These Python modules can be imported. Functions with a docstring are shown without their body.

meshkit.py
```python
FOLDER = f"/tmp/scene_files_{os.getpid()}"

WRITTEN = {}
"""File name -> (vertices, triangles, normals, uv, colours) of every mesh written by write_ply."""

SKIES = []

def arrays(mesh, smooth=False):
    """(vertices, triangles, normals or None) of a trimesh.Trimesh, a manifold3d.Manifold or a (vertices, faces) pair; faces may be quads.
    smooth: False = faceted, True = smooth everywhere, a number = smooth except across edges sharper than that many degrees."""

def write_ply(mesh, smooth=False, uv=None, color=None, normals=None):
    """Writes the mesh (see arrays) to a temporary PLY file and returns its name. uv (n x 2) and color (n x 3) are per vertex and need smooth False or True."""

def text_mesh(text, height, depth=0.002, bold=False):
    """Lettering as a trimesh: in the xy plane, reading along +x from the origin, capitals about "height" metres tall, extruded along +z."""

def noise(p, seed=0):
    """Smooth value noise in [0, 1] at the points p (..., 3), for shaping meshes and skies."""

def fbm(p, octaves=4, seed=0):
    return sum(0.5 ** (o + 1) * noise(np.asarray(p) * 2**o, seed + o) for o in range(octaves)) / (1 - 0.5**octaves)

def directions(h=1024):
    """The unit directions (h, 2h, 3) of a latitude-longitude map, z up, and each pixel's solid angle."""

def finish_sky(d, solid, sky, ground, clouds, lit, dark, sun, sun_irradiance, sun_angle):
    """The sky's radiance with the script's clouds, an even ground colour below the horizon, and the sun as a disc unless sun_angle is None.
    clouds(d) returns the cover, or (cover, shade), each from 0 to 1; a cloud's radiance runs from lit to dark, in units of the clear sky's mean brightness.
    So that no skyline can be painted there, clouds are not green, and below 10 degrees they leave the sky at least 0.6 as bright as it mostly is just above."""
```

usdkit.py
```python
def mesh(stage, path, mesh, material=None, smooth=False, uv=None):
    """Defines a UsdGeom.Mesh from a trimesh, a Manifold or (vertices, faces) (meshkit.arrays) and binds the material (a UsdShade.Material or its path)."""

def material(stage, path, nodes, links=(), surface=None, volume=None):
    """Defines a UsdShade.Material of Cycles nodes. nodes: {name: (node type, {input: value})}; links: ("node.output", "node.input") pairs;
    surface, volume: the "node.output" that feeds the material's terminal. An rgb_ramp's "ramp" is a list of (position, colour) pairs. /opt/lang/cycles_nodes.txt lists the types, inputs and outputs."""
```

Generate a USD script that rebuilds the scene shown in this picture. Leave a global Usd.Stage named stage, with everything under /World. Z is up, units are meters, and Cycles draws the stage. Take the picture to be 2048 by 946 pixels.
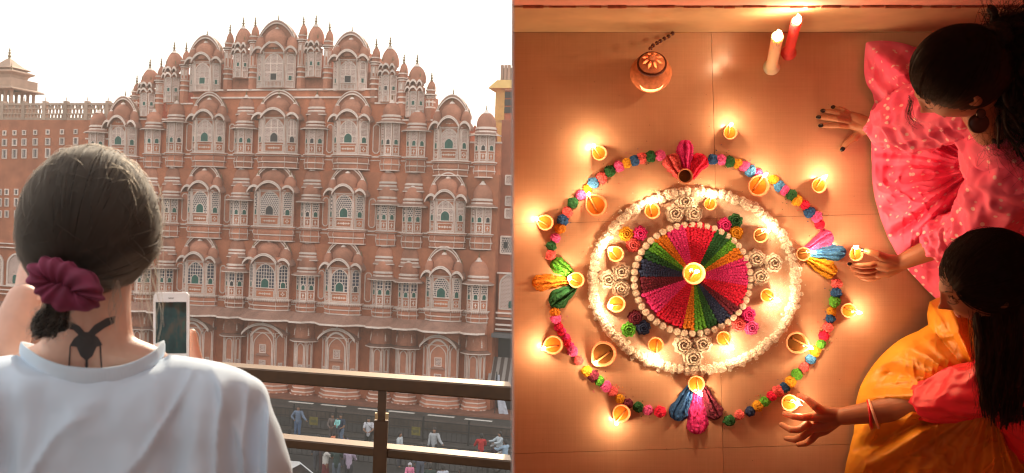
import math, random
import numpy as np, trimesh, manifold3d as m3
from shapely.geometry import Polygon, Point
import usdkit, meshkit
from pxr import Usd, UsdGeom, UsdLux, UsdShade, Gf, Sdf, Vt

stage = Usd.Stage.CreateInMemory()
UsdGeom.SetStageUpAxis(stage, UsdGeom.Tokens.z)
UsdGeom.SetStageMetersPerUnit(stage, 1.0)
UsdGeom.Xform.Define(stage, '/World')
rng = np.random.default_rng(7)
random.seed(7)
PI = math.pi

# ------------------------------------------------------------------ camera
FPX, CX, CY, ROLL = 2000.0, 860.0, 450.0, 0.035     # focal length in photo pixels, principal point, roll
CAM = np.array([0.0, 0.0, 11.7])
RV = np.array([math.cos(ROLL), 0, math.sin(ROLL)])    # picture right
UV = np.array([-math.sin(ROLL), 0, math.cos(ROLL)])   # picture up
WV = np.array([0.0, 1.0, 0.0])                        # view direction
cam = UsdGeom.Camera.Define(stage, '/World/camera')
cm = Gf.Matrix4d(*RV, 0, *UV, 0, *(-WV), 0, *CAM, 1)
cam.AddTransformOp().Set(cm)
cam.CreateHorizontalApertureAttr(36.0)
cam.CreateVerticalApertureAttr(36.0 * 473 / 1024)
cam.CreateFocalLengthAttr(36.0 * FPX / 2048)
cam.CreateHorizontalApertureOffsetAttr(36.0 * (1024 - CX) / 2048)
cam.CreateVerticalApertureOffsetAttr(-36.0 * (473 - CY) / 2048)
cam.CreateClippingRangeAttr(Gf.Vec2f(0.05, 5000))
cam.CreateFStopAttr(9.0)
cam.CreateFocusDistanceAttr(5.0)
EXPOSURE = 0.5
cam.CreateExposureAttr(EXPOSURE)

# ------------------------------------------------------------------ sky and sun (hazy back light from behind the palace)
SUN_AZ, SUN_EL = math.radians(5), math.radians(33)    # azimuth from +y towards +x
SUN = np.array([math.sin(SUN_AZ) * math.cos(SUN_EL), math.cos(SUN_AZ) * math.cos(SUN_EL), math.sin(SUN_EL)])
dome = UsdLux.DomeLight.Define(stage, '/World/sky')
dome.GetPrim().SetCustomDataByKey('kind', 'structure')
sky_mat = usdkit.material(stage, '/World/Looks/sky_material', {
    'sky': ('sky_texture', {'sky_type': 'single_scattering', 'sun_disc': False, 'sun_elevation': SUN_EL, 'sun_rotation': SUN_AZ,
                            'air_density': 1.0, 'aerosol_density': 4.0, 'ozone_density': 1.0}),
    'haze': ('mix', {'mix_type': 'mix', 'fac': 0.7, 'color2': (8.6, 8.3, 7.9)}),
    'bg': ('background_shader', {'strength': 0.12})},
    [('sky.color', 'haze.color1'), ('haze.color', 'bg.color')], surface='bg.background')
UsdShade.MaterialBindingAPI.Apply(dome.GetPrim()).Bind(sky_mat)
sun = UsdLux.DistantLight.Define(stage, '/World/sun')
sun.CreateNormalizeAttr(True)
sun.CreateIntensityAttr(1.25)
sun.CreateAngleAttr(0.6)
sun.CreateColorAttr(Gf.Vec3f(1.0, 0.86, 0.66))
zz = SUN; xx = np.cross([0, 0, 1.0], zz); xx /= np.linalg.norm(xx); yy = np.cross(zz, xx)
sun.AddTransformOp().Set(Gf.Matrix4d(*xx, 0, *yy, 0, *zz, 0, 0, 0, 0, 1))

# ------------------------------------------------------------------ helpers
_names = {}
def numbered(parent, name):
    k = (parent, name); n = _names.get(k, 0); _names[k] = n + 1
    return name if n == 0 else f'{name}_{n:03d}'

def keys(prim, **kw):
    for k, v in kw.items():
        if v is not None:
            prim.SetCustomDataByKey(k, v)

def frame(rows=None, loc=(0, 0, 0)):
    r = np.eye(3) if rows is None else np.asarray(rows)
    return Gf.Matrix4d(*map(float, r[0]), 0, *map(float, r[1]), 0, *map(float, r[2]), 0, *map(float, loc), 1)

def thing(name, label=None, category=None, group=None, m=None, parent='/World', kind=None):
    x = UsdGeom.Xform.Define(stage, f'{parent}/{numbered(parent, name)}')
    if m is not None:
        x.AddTransformOp().Set(m)
    keys(x.GetPrim(), label=label, category=category, group=group, kind=kind)
    return str(x.GetPath())

def copy_of(src, name, label, category, group, m):
    x = UsdGeom.Xform.Define(stage, f'/World/{numbered("/World", name)}')
    x.GetPrim().GetReferences().AddInternalReference(src)
    x.ClearXformOpOrder()
    x.AddTransformOp().Set(m)
    keys(x.GetPrim(), label=label, category=category, group=group)
    x.GetPrim().SetInstanceable(True)
    return str(x.GetPath())

class MB:
    """collects shapes that become one mesh"""
    def __init__(s): s.v, s.f, s.n = [], [], 0
    def add(s, v, f):
        v = np.asarray(v, float); f = np.asarray(f, int)
        if f.shape[1] == 4: f = np.vstack([f[:, [0, 1, 2]], f[:, [0, 2, 3]]])
        s.v.append(v); s.f.append(f + s.n); s.n += len(v); return s
    def tm(s, m): return s.add(m.vertices, m.faces)
    def man(s, m):
        q = m.to_mesh(); return s.add(q.vert_properties[:, :3], q.tri_verts)
    def box(s, x0, x1, y0, y1, z0, z1):
        v = np.array([[x, y, z] for z in (z0, z1) for y in (y0, y1) for x in (x0, x1)])
        return s.add(v, [[0, 2, 3, 1], [4, 5, 7, 6], [0, 1, 5, 4], [2, 6, 7, 3], [0, 4, 6, 2], [1, 3, 7, 5]])
    def lathe(s, prof, n=20, c=(0, 0, 0), a0=0, a1=2 * PI, sx=1, sy=1):
        prof = np.asarray(prof, float); full = abs(a1 - a0 - 2 * PI) < 1e-6
        k = n if full else n + 1
        a = a0 + (a1 - a0) * np.arange(k) / n
        v = np.stack([prof[:, None, 0] * np.cos(a) * sx, prof[:, None, 0] * np.sin(a) * sy, np.repeat(prof[:, None, 1], k, 1)], -1) + np.asarray(c)
        return s.grid(v, full)
    def grid(s, v, wrap=False):
        m, k = v.shape[:2]; f = []
        i, j = np.meshgrid(np.arange(m - 1), np.arange(k if wrap else k - 1), indexing='ij')
        j2 = (j + 1) % k
        f = np.stack([i * k + j, i * k + j2, (i + 1) * k + j2, (i + 1) * k + j], -1).reshape(-1, 4)
        return s.add(v.reshape(-1, 3), f)
    def tube(s, p, r, n=8, cap=True):
        p = np.asarray(p, float); t = np.gradient(p, axis=0); t /= np.linalg.norm(t, axis=1, keepdims=True) + 1e-12
        ref = np.array([0, 0, 1.0]) if abs(t[:, 2]).mean() < .8 else np.array([1.0, 0, 0])
        a = np.cross(t, ref); a /= np.linalg.norm(a, axis=1, keepdims=True) + 1e-12; b = np.cross(t, a)
        r = np.broadcast_to(r, (len(p),)); g = np.arange(n) * 2 * PI / n
        v = p[:, None] + r[:, None, None] * (np.cos(g)[None, :, None] * a[:, None] + np.sin(g)[None, :, None] * b[:, None])
        if cap:
            v = np.concatenate([np.repeat(p[None, :1], n, 1), v, np.repeat(p[None, -1:], n, 1)])
        return s.grid(v[:, ::-1], True)
    def poly(s, pts, z0, z1, T=None):
        """a polygon (points or shapely) extruded along its third axis from z0 to z1, then placed by T"""
        g = pts if hasattr(pts, 'geom_type') else Polygon(pts)
        for q in getattr(g, 'geoms', [g]):
            if q.is_empty or q.area < 1e-9: continue
            m = trimesh.creation.extrude_polygon(q, z1 - z0, engine='earcut'); v = m.vertices + [0, 0, z0]
            s.add(v if T is None else T(v), m.faces)
        return s
    def xf(s, fn):
        s.v = [fn(v) for v in s.v]; return s
    def mesh(s):
        return trimesh.Trimesh(np.vstack(s.v), np.vstack(s.f), process=False)
    def build(s, name, mat, parent='/World', smooth=False, **kw):
        path = f'{parent}/{numbered(parent, name)}'
        p = usdkit.mesh(stage, path, s.mesh(), mat, smooth)
        keys(p.GetPrim(), **kw)
        return path

def put(mesh, name, mat, parent='/World', smooth=False, m=None, **kw):
    path = f'{parent}/{numbered(parent, name)}'
    p = usdkit.mesh(stage, path, mesh, mat, smooth)
    if m is not None: p.AddTransformOp().Set(m)
    keys(p.GetPrim(), **kw)
    return path

def P(px, py, d):
    """the point seen at photo pixel (px, py) at depth d"""
    return CAM + (px - CX) / FPX * d * RV - (py - CY) / FPX * d * UV + d * WV
def ray(px, py): return P(px, py, 1.0) - CAM

# ------------------------------------------------------------------ materials
LOOK = {}
def mat(name, color, rough=0.6, var=0.0, scale=4.0, bump=0.0, bscale=40.0, color2=None, coord='object', metallic=0.0, detail=4.0, bdist=0.01, stretch=(1, 1, 1), **extra):
    if name in LOOK: return LOOK[name]
    c = np.array(color, float); nodes = {'p': ('principled_bsdf', {'base_color': tuple(c), 'roughness': rough, 'metallic': metallic, **extra})}; links = []
    if var or color2 is not None or bump:
        nodes['tc'] = ('texture_coordinate', {})
        nodes['mp'] = ('mapping', {'scale': stretch})
        links.append((f'tc.{coord}', 'mp.vector'))
    if var or color2 is not None:
        c2 = np.array(color2, float) if color2 is not None else None
        lo, hi = (c * (1 - var), np.minimum(c * (1 + var), 1)) if c2 is None else (c, c2)
        nodes['n'] = ('noise_texture', {'scale': scale, 'detail': detail, 'roughness': 0.6})
        nodes['r'] = ('rgb_ramp', {'ramp': [(0.3, tuple(lo)), (0.7, tuple(hi))]})
        links += [('mp.vector', 'n.vector'), ('n.fac', 'r.fac'), ('r.color', 'p.base_color')]
    if bump:
        nodes['bn'] = ('noise_texture', {'scale': bscale, 'detail': 5.0})
        nodes['b'] = ('bump', {'strength': bump, 'distance': bdist})
        links += [('mp.vector', 'bn.vector'), ('bn.fac', 'b.height'), ('b.normal', 'p.normal')]
    LOOK[name] = usdkit.material(stage, f'/World/Looks/{name}', nodes, links, surface='p.BSDF')
    return LOOK[name]
# ------------------------------------------------------------------ palace: local frame x along the facade, y into the building, z up
TH = math.radians(17)
XA = np.array([math.cos(TH), -math.sin(TH), 0]); YA = np.array([math.sin(TH), math.cos(TH), 0]); ZA = np.array([0, 0, 1.0])
PO = P(545, 450, 68.0); PO[2] = 0
PM = frame([XA, YA, ZA], PO)
def F(px, py, p=0.0):
    """(along the facade, height) of the facade point at photo pixel, on the plane p metres in front of the wall"""
    d = ray(px, py); t = (np.dot(PO - CAM, YA) - p) / np.dot(d, YA)
    q = CAM + t * d - PO
    return float(np.dot(q, XA)), float(q[2])
def S(px, py=400, p=0.8): return F(px, py, p)[0]
def Z(px, py, p=0.8): return F(px, py, p)[1]

def stone(name, c, spread=0.16, dirt=0.35):
    """lime-washed stone: blotchy colour and rain streaks"""
    if name in LOOK: return LOOK[name]
    c = np.array(c)
    LOOK[name] = usdkit.material(stage, f'/World/Looks/{name}', {
        'tc': ('texture_coordinate', {}), 'mp': ('mapping', {'scale': (1.6, 1.6, 0.28)}),
        'n': ('noise_texture', {'scale': 1.3, 'detail': 6.0, 'roughness': 0.65}), 'n2': ('noise_texture', {'scale': 0.35, 'detail': 4.0}),
        'r': ('rgb_ramp', {'ramp': [(0.3, tuple(c * (1 - spread))), (0.7, tuple(np.minimum(c * (1 + spread), 1)))]}),
        'r2': ('rgb_ramp', {'ramp': [(0.32, tuple(np.array([0.62, 0.56, 0.53]))), (0.55, (1, 1, 1))]}),
        'mx': ('mix', {'mix_type': 'multiply', 'fac': dirt}), 'oi': ('object_info', {}), 'ov': ('map_range', {'from_min': 0.0, 'from_max': 1.0, 'to_min': 0.82, 'to_max': 1.12}), 'oh': ('hsv', {}), 'p': ('principled_bsdf', {'roughness': 0.85})},
        [('tc.object', 'mp.vector'), ('mp.vector', 'n2.vector'), ('tc.object', 'n.vector'), ('n.fac', 'r.fac'), ('n2.fac', 'r2.fac'),
         ('r.color', 'mx.color1'), ('r2.color', 'mx.color2'), ('oi.random', 'ov.value'), ('ov.result', 'oh.value'), ('mx.color', 'oh.color'), ('oh.color', 'p.base_color')], surface='p.BSDF')
    return LOOK[name]
WALL = stone('pink_wall', (0.52, 0.175, 0.082), .2, .6)
BODY = stone('rose_stone', (0.51, 0.20, 0.115), .2, .5)
DOME = stone('dome_stone', (0.45, 0.185, 0.11), 0.24, 0.8)
TRIM = stone('lime_trim', (0.76, 0.61, 0.52), 0.1, 0.4)
EAVE = stone('grey_eave', (0.36, 0.19, 0.135), 0.2, 0.6)
GREEN = mat('green_shutter', (0.01, 0.085, 0.06), 0.5, var=0.25, scale=6)
DARKS = mat('open_shutter', (0.03, 0.025, 0.025), 0.6)
win = np.random.default_rng(21)
DARK = mat('dark_opening', (0.02, 0.018, 0.02), 0.35)
GOLD = mat('finial_metal', (0.28, 0.2, 0.10), 0.45, metallic=0.6)
def jali(name, hole, bar, w, h, m):
    """pierced screen: rows of staggered holes"""
    LOOK[name] = usdkit.material(stage, f'/World/Looks/{name}', {
        'tc': ('texture_coordinate', {}), 's': ('separate_xyz', {}), 'u': ('math', {'math_type': 'multiply_add', 'value2': 0.75}),
        'c': ('combine_xyz', {}), 'b': ('brick_texture', {'scale': 1.0, 'brick_width': w, 'row_height': h, 'mortar_size': m, 'mortar_smooth': 0.3,
              'color1': hole, 'color2': tuple(np.array(hole) * 0.6), 'mortar': bar, 'offset': 0.5}), 'p': ('principled_bsdf', {'roughness': 0.8})},
        [('tc.object', 's.vector'), ('s.y', 'u.value1'), ('s.x', 'u.value3'), ('u.value', 'c.x'), ('s.z', 'c.y'), ('c.vector', 'b.vector'), ('b.color', 'p.base_color')], surface='p.BSDF')
    return LOOK[name]
JALI = {'fine': jali('jali_fine', (0.30, 0.13, 0.09), (0.74, 0.56, 0.48), 0.10, 0.085, 0.02),
        'hex': jali('jali_hex', (0.045, 0.035, 0.035), (0.76, 0.60, 0.52), 0.155, 0.13, 0.024),
        'grid': mat('dark_pane', (0.03, 0.028, 0.045), 0.25, var=0.7, scale=3)}

palace = thing('palace', 'tall tiered pink sandstone palace facade with domed bay windows and lattice screens', 'palace', m=PM)

SETB = {1: 0.0, 2: 0.3, 3: 0.6, 4: 0.9}
YT = SETB[4]
def half_oct(W, Wf, p1, p): return np.array([(-W, 0.0), (-W, -p1), (-Wf, -p), (Wf, -p), (W, -p1), (W, 0.0)])
def half_round(W, p, n=12):
    a = PI + PI * np.arange(n + 1) / n
    return np.stack([W * np.cos(a), p * np.sin(a)], 1)
def loft(mb, plan, prof, s0, z0):
    """prof: (offset, z) rows; the plan is grown by the offset and stacked"""
    W = abs(plan[:, 0]).max(); p = abs(plan[:, 1]).max()
    v = np.array([[(s0 + x * max(W + o, 0) / W, y * max(p + o, 0) / p, z0 + z) for x, y in plan] for o, z in prof])
    mb.grid(v); return mb
def faces_of(plan):
    for i in range(1, len(plan) - 2):
        yield plan[i], plan[i + 1]
def face_T(a, b, s0, z0, out=0.0):
    """face coordinates (u from the middle, v up, w outwards) to palace coordinates"""
    a, b = np.array(a), np.array(b); t = (b - a) / np.linalg.norm(b - a); n = np.array([t[1], -t[0]]); c = (a + b) / 2
    def T(q):
        q = np.asarray(q, float)
        xy = c + q[:, :1] * t + (q[:, 2:3] + out) * n
        return np.column_stack([xy[:, 0] + s0, xy[:, 1], q[:, 1] + z0])
    return T, np.linalg.norm(b - a)
def rect(u0, u1, v0, v1): return [(u0, v0), (u1, v0), (u1, v1), (u0, v1)]
def arch(w, v0, v1, n=10, pointed=0.0):
    """round-headed opening of half width w; the head starts at v1 - w"""
    h = min(w, v1 - v0); a = np.linspace(0, PI, n + 1)
    return [(-w, v0), (w, v0)] + [(w * math.cos(x), v1 - h + h * math.sin(x) * (1 + pointed * math.sin(x) ** 8)) for x in a]
def ring(mb, outer, width, T, w0, w1):
    g = Polygon(outer); mb.poly(g.difference(g.buffer(-width, join_style=2)), w0, w1, T)
def finial(mb, x, y, z, h):
    r = h * 0.085
    mb.lathe([(0, 0), (r * 2, 0), (r * .7, h * .12), (r * 1.7, h * .25), (r * .6, h * .36), (r * 1.3, h * .48), (r * .4, h * .58), (r * .9, h * .66), (r * .3, h * .74), (0, h)], 7, (x, y, z))
def dome_prof(r, h, n=12):
    t = np.linspace(0, 1, n); rr = r * np.cos(t * PI / 2) ** 0.75 * (1 + 0.14 * np.sin(t * PI) * (1 - t)); zz = h * np.sin(t * PI / 2) ** 1.05 * (1 + 0.10 * t ** 6)
    return list(zip(rr, zz))
def vault(mb, s, W, z, rise, y0, y1, th, n=14, drop=0.0, edge=None):
    """curved bangla eave: an arched slab from the wall (y0) to its front edge (y1)"""
    u = np.linspace(-1, 1, n + 1)
    zc = z + rise * (1 - np.abs(u) ** 2.0) - 0.16 * rise * np.abs(u) ** 6
    def row(y, dz): return np.column_stack([s + u * W, np.full(n + 1, y), zc + dz])
    loop = np.array([row(y0, 0), row(y1, -drop), row(y1, th - drop), row(y0, th)])
    mb.grid(np.concatenate([loop, loop[:1]]))
    for e in (0, -1):
        mb.add(loop[:, e], [[0, 1, 2, 3]])
    if edge is not None:
        l2 = np.array([row(y1 - .03, -drop - .015), row(y1 - .03, -drop + .07), row(y1 + .05, -drop + .07), row(y1 + .05, -drop - .015)])
        edge.grid(np.concatenate([l2, l2[:1]]))
        l3 = np.array([row(y1 - .012, -drop + th - .04), row(y1 - .012, -drop + th + .03), row(y1 + .1, -drop + th + .03), row(y1 + .1, -drop + th - .04)])
        edge.grid(np.concatenate([l3, l3[:1]]))

def face_window(parts, a, b, s0, z0, H, style, big, base=0.62):
    """lattice, shutter, frame and painted panel on one face of a bay"""
    T, L = face_T(a, b, s0, z0)
    w = L / 2 - (0.16 if big else 0.07)
    tr, jl, gr, pn, dk = parts['window_frame'], parts['window_lattice'], parts['shutter'], parts['painted_panel'], parts['window_bars']
    ring(tr, rect(-L / 2 + .02, L / 2 - .02, 0.04, H - .04), 0.05, T, -.02, .035)
    v0, v1 = (base + .12 if style != 'balus' else .5), H - (.22 if big else .1)
    if big: ring(tr, rect(-w - .06, w + .06, 0.12, H - .14), 0.035, T, -.02, .03)
    if style != 'balus':
        ring(tr, rect(-w, w, .14, base), 0.035, T, -.02, .03)
        pn.poly(rect(-w + .05, w - .05, .19, base - .05), -.02, .012, T)
        c = (.14 + base) / 2
        if L > 0.9:
            for k in (-2, -1, 0, 1, 2):
                q = .10 if k == 0 else .075
                tr.poly([(k * .17 - q, c), (k * .17, c - q), (k * .17 + q, c), (k * .17, c + q)], -.02, .028, T)
            tr.poly(rect(-.46, .46, c - .02, c + .02), -.02, .024, T)
        elif big:
            for dx, dy in ((.09, 0), (-.09, 0), (0, .09), (0, -.09)):
                tr.poly([(dx - .06, c + dy), (dx, c + dy - .06), (dx + .06, c + dy), (dx, c + dy + .06)], -.02, .028, T)
        elif L > 0.3:
            tr.poly(rect(-.03, .03, c - .13, c + .14), -.02, .03, T); tr.poly(rect(-.085, .085, c + .0, c + .055), -.02, .027, T)
    else:
        n = max(3, int(L / .12))
        for k in range(n):
            u = -w + 2 * w * (k + .5) / n
            tr.poly(rect(u - .02, u + .02, .08, .42), -.02, .04, T)
        ring(tr, rect(-w, w, .06, .46), .03, T, -.02, .045)
    o = arch(w, v0, v1, 10, .12)
    ring(tr, [(x * (w + .05) / w, y if y == v0 else y + .05) for x, y in o], 0.055, T, -.02, .05)
    jl.poly(o, -.02, .015, T)
    if style == 'grid':
        g = Polygon(o); n = max(2, int(round(2 * w / .2)))
        for k in range(1, n):
            u = -w + 2 * w * k / n
            dk.poly(Polygon(rect(u - .02, u + .02, v0, v1)).intersection(g), -.01, .035, T)
        v = v0 + .22
        while v < v1 - .08:
            dk.poly(Polygon(rect(-w, w, v - .02, v + .02)).intersection(g), -.01, .032, T); v += .22
    if big and style in ('fine', 'balus'):
        g = Polygon(o)
        for u in ((-w * .36, w * .36) if L > .8 else ()):
            dk.poly(Polygon(rect(u - .03, u + .03, v0, v1)).intersection(g), -.01, .035, T)
        for v in (v0 + (v1 - v0) * .33, v0 + (v1 - v0) * .66):
            dk.poly(Polygon(rect(-w, w, v - .03, v + .03)).intersection(g), -.01, .032, T)
    # green shutter at the foot of the lattice
    sw = min(w * .62, .27) if L > .9 else min(w * .62, .15)
    sh = .62 if L > .9 else (.42 if big else .36)
    if style == 'balus':
        sw, sh = sw * .8, sh * .7
        gr.poly(rect(-sw, sw, v0 + .06 + (0 if big else .25), v0 + .06 + sh + (0 if big else .25)), -.01, .04, T)
        ring(tr, rect(-sw - .05, sw + .05, v0 + .01 + (0 if big else .25), v0 + .11 + sh + (0 if big else .25)), .05, T, -.01, .055)
    else:
        o2 = arch(sw, v0 + .01, v0 + sh, 8, .15)
        gr.poly(o2, -.01, .045, T)
        ring(tr, [(x * (sw + .045) / sw, y if k < 2 else y + .045) for k, (x, y) in enumerate(o2)], .045, T, -.01, .055)

JOINED = ('wall', 'trim', 'corbel', 'window_bars')
class Q:
    """the pieces of one bay: every access to a separate kind starts a mesh of its own"""
    def __init__(s): s.items, s.one = [], {}
    def __getitem__(s, k):
        if k in s.one: return s.one[k]
        mb = MB(); s.items.append((k, mb))
        if k in JOINED: s.one[k] = mb
        return mb
def start(): return Q()
PMAT = {'wall': BODY, 'trim': TRIM, 'corbel': BODY, 'eave': EAVE, 'roof': DOME, 'finial': GOLD, 'window_frame': TRIM, 'shutter': GREEN, 'painted_panel': WALL, 'window_bars': TRIM}
def finish(parts, name, style, yo=0.0):
    b = thing(name, parent=palace)
    for k, mb in parts.items:
        if mb.n:
            if yo: mb.xf(lambda v: v + [0, yo, 0])
            mb.build(k, JALI['grid' if style == 'grid' else 'hex' if style == 'hex' else 'fine'] if k == 'window_lattice' else DARKS if k == 'shutter' and win.random() < .16 else PMAT[k], b, smooth=35, kind='stuff' if k in ('trim', 'window_bars') else None)
    return b

def corbel(parts, plan, s, z, depth, rounds=2, dent=False):
    c, t = parts['corbel'], parts['trim']
    d = depth; pr = [(.10, 0), (.12, -.10 * d), (.02, -.12 * d), (-.02, -.2 * d)]
    z1 = -.2 * d
    for k in range(rounds):
        h = .72 * d / rounds; bul = .07 - .02 * k; b0 = -.04 - .06 * k
        for q in np.linspace(0, 1, 6): pr.append((b0 + bul * math.sin(q * PI), z1 - h * q))
        z1 -= h
    pr += [(-.05, z1), (-.02, -d), (-.5, -d)]
    loft(c, plan, pr, s, z)
    for zz, o in ((0, .12), (-.11 * d, .04), (-.2 * d - .36 * d, -.015 if rounds > 1 else .05), (-d + .05, -.005)):
        loft(t, plan, [(o - .05, zz + .035), (o + .025, zz + .035), (o + .025, zz - .035), (o - .05, zz - .035)], s, z)
    W = abs(plan[:, 0]).max()
    for (a, b) in faces_of(plan):                      # upright ribs on the corbel corners
        for e in (a, b):
            v = np.array([[(s + e[0] * (1 + (o + .012) / W) + dx, e[1] - (o + .012), z + zz) for dx in (-.022, .022)] for o, zz in pr[3:-2]])
            t.grid(v)
    if dent:                                            # dentil row under the sill
        for (a, b) in faces_of(plan):
            T, L = face_T(a, b, s, z, .1); n = max(2, int(L / .13))
            for k in range(n):
                u = -L / 2 + L * (k + .5) / n
                t.poly([(u - .045, -.02), (u + .045, -.02), (u, -.16)], 0, .05, T)

def large_bay(s, z, W, H, style, cdepth=1.0, p=0.85, dent=False, back=True, grow=1.0, yo=0.0):
    """bay window with three faces under curved eaves, swelling domes and a broad arched roof behind"""
    q = start(); plan = half_oct(W, W * .56, p * .35, p)
    loft(q['wall'], plan, [(0, -.02), (0, H + .35), (-.4, H + .35)], s, z)
    if cdepth: corbel(q, plan, s, z, cdepth, 2, dent)
    for a, b in faces_of(plan): face_window(q, a, b, s, z, H, style, True)
    wf = W * .56; ws = W - wf
    for a, b in ((plan[2], plan[3]),):                  # tympanum ornament
        T, L = face_T(a, b, s, z + H)
        q['painted_panel'].poly([(x, y - .0) for x, y in [(-wf * .86, 0.03)] + [(wf * .86 * math.cos(t), .03 + .42 * grow * math.sin(t)) for t in np.linspace(PI, 0, 9)]], -.02, .02, T)
        for dx, r in ((0, .1), (-.18, .06), (.18, .06)):
            q['trim'].poly([(dx - r, .2), (dx, .2 - r * .6), (dx + r, .2), (dx, .2 + r)], -.02, .035, T)
    tr = q['trim']
    vault(q['eave'], s, wf * 1.12, z + H + .02, .52 * grow, 0, -p - .35, .13, 14, .10, tr)
    for sg in (-1, 1):
        vault(q['eave'], s + sg * (wf + ws * .62), ws * .80, z + H - .1, .36 * grow, 0, -p * .8 - .22, .12, 10, .10, tr)
        mb = q['roof']; r = ws * .62
        mb.lathe([(r * .9, -.4)] + dome_prof(r, .62 * grow), 14, (s + sg * (wf + ws * .55), -p * .45, z + H + .27 * grow))
        tr.lathe([(0, .2), (.10, .1), (.16, -.06), (.19, -.12)], 8, (s + sg * (wf + ws * .55), -p * .45, z + H + .86 * grow))
        finial(q['finial'], s + sg * (wf + ws * .55), -p * .45, z + H + 1.0 * grow, .4)
    q['roof'].lathe([(wf * .9, -.45)] + dome_prof(wf * .98, .72 * grow), 22, (s, -p * .45, z + H + .58 * grow), sy=.9)
    tr.lathe([(0, .2), (.14, .1), (.24, -.05), (.3, -.14)], 10, (s, -p * .45, z + H + 1.30 * grow))
    finial(q['finial'], s, -p * .45, z + H + 1.46 * grow, .5)
    if back:
        bw = W * 1.0
        vault(q['eave'], s, bw, z + H + .62 * grow, 1.02 * grow, .25, -.42, .22, 18, .0, tr)
        u = np.linspace(-1, 1, 15)
        q['roof'].poly([(s + x * bw * .97, z + H + .3) for x in (1, -1)] + [(s + x * bw * .97, z + H + .66 * grow + 1.0 * grow * (1 - abs(x) ** 2)) for x in u], 0, .3,
                lambda v: np.column_stack([v[:, 0], -v[:, 2] + .02, v[:, 1]]))
        finial(q['finial'], s, -.15, z + H + 1.84 * grow, .5)
        for sg in (-1, 1): finial(q['finial'], s + sg * bw * .95, -.2, z + H + .72 * grow, .45)
    return finish(q, 'bay_window', style, yo)

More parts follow.
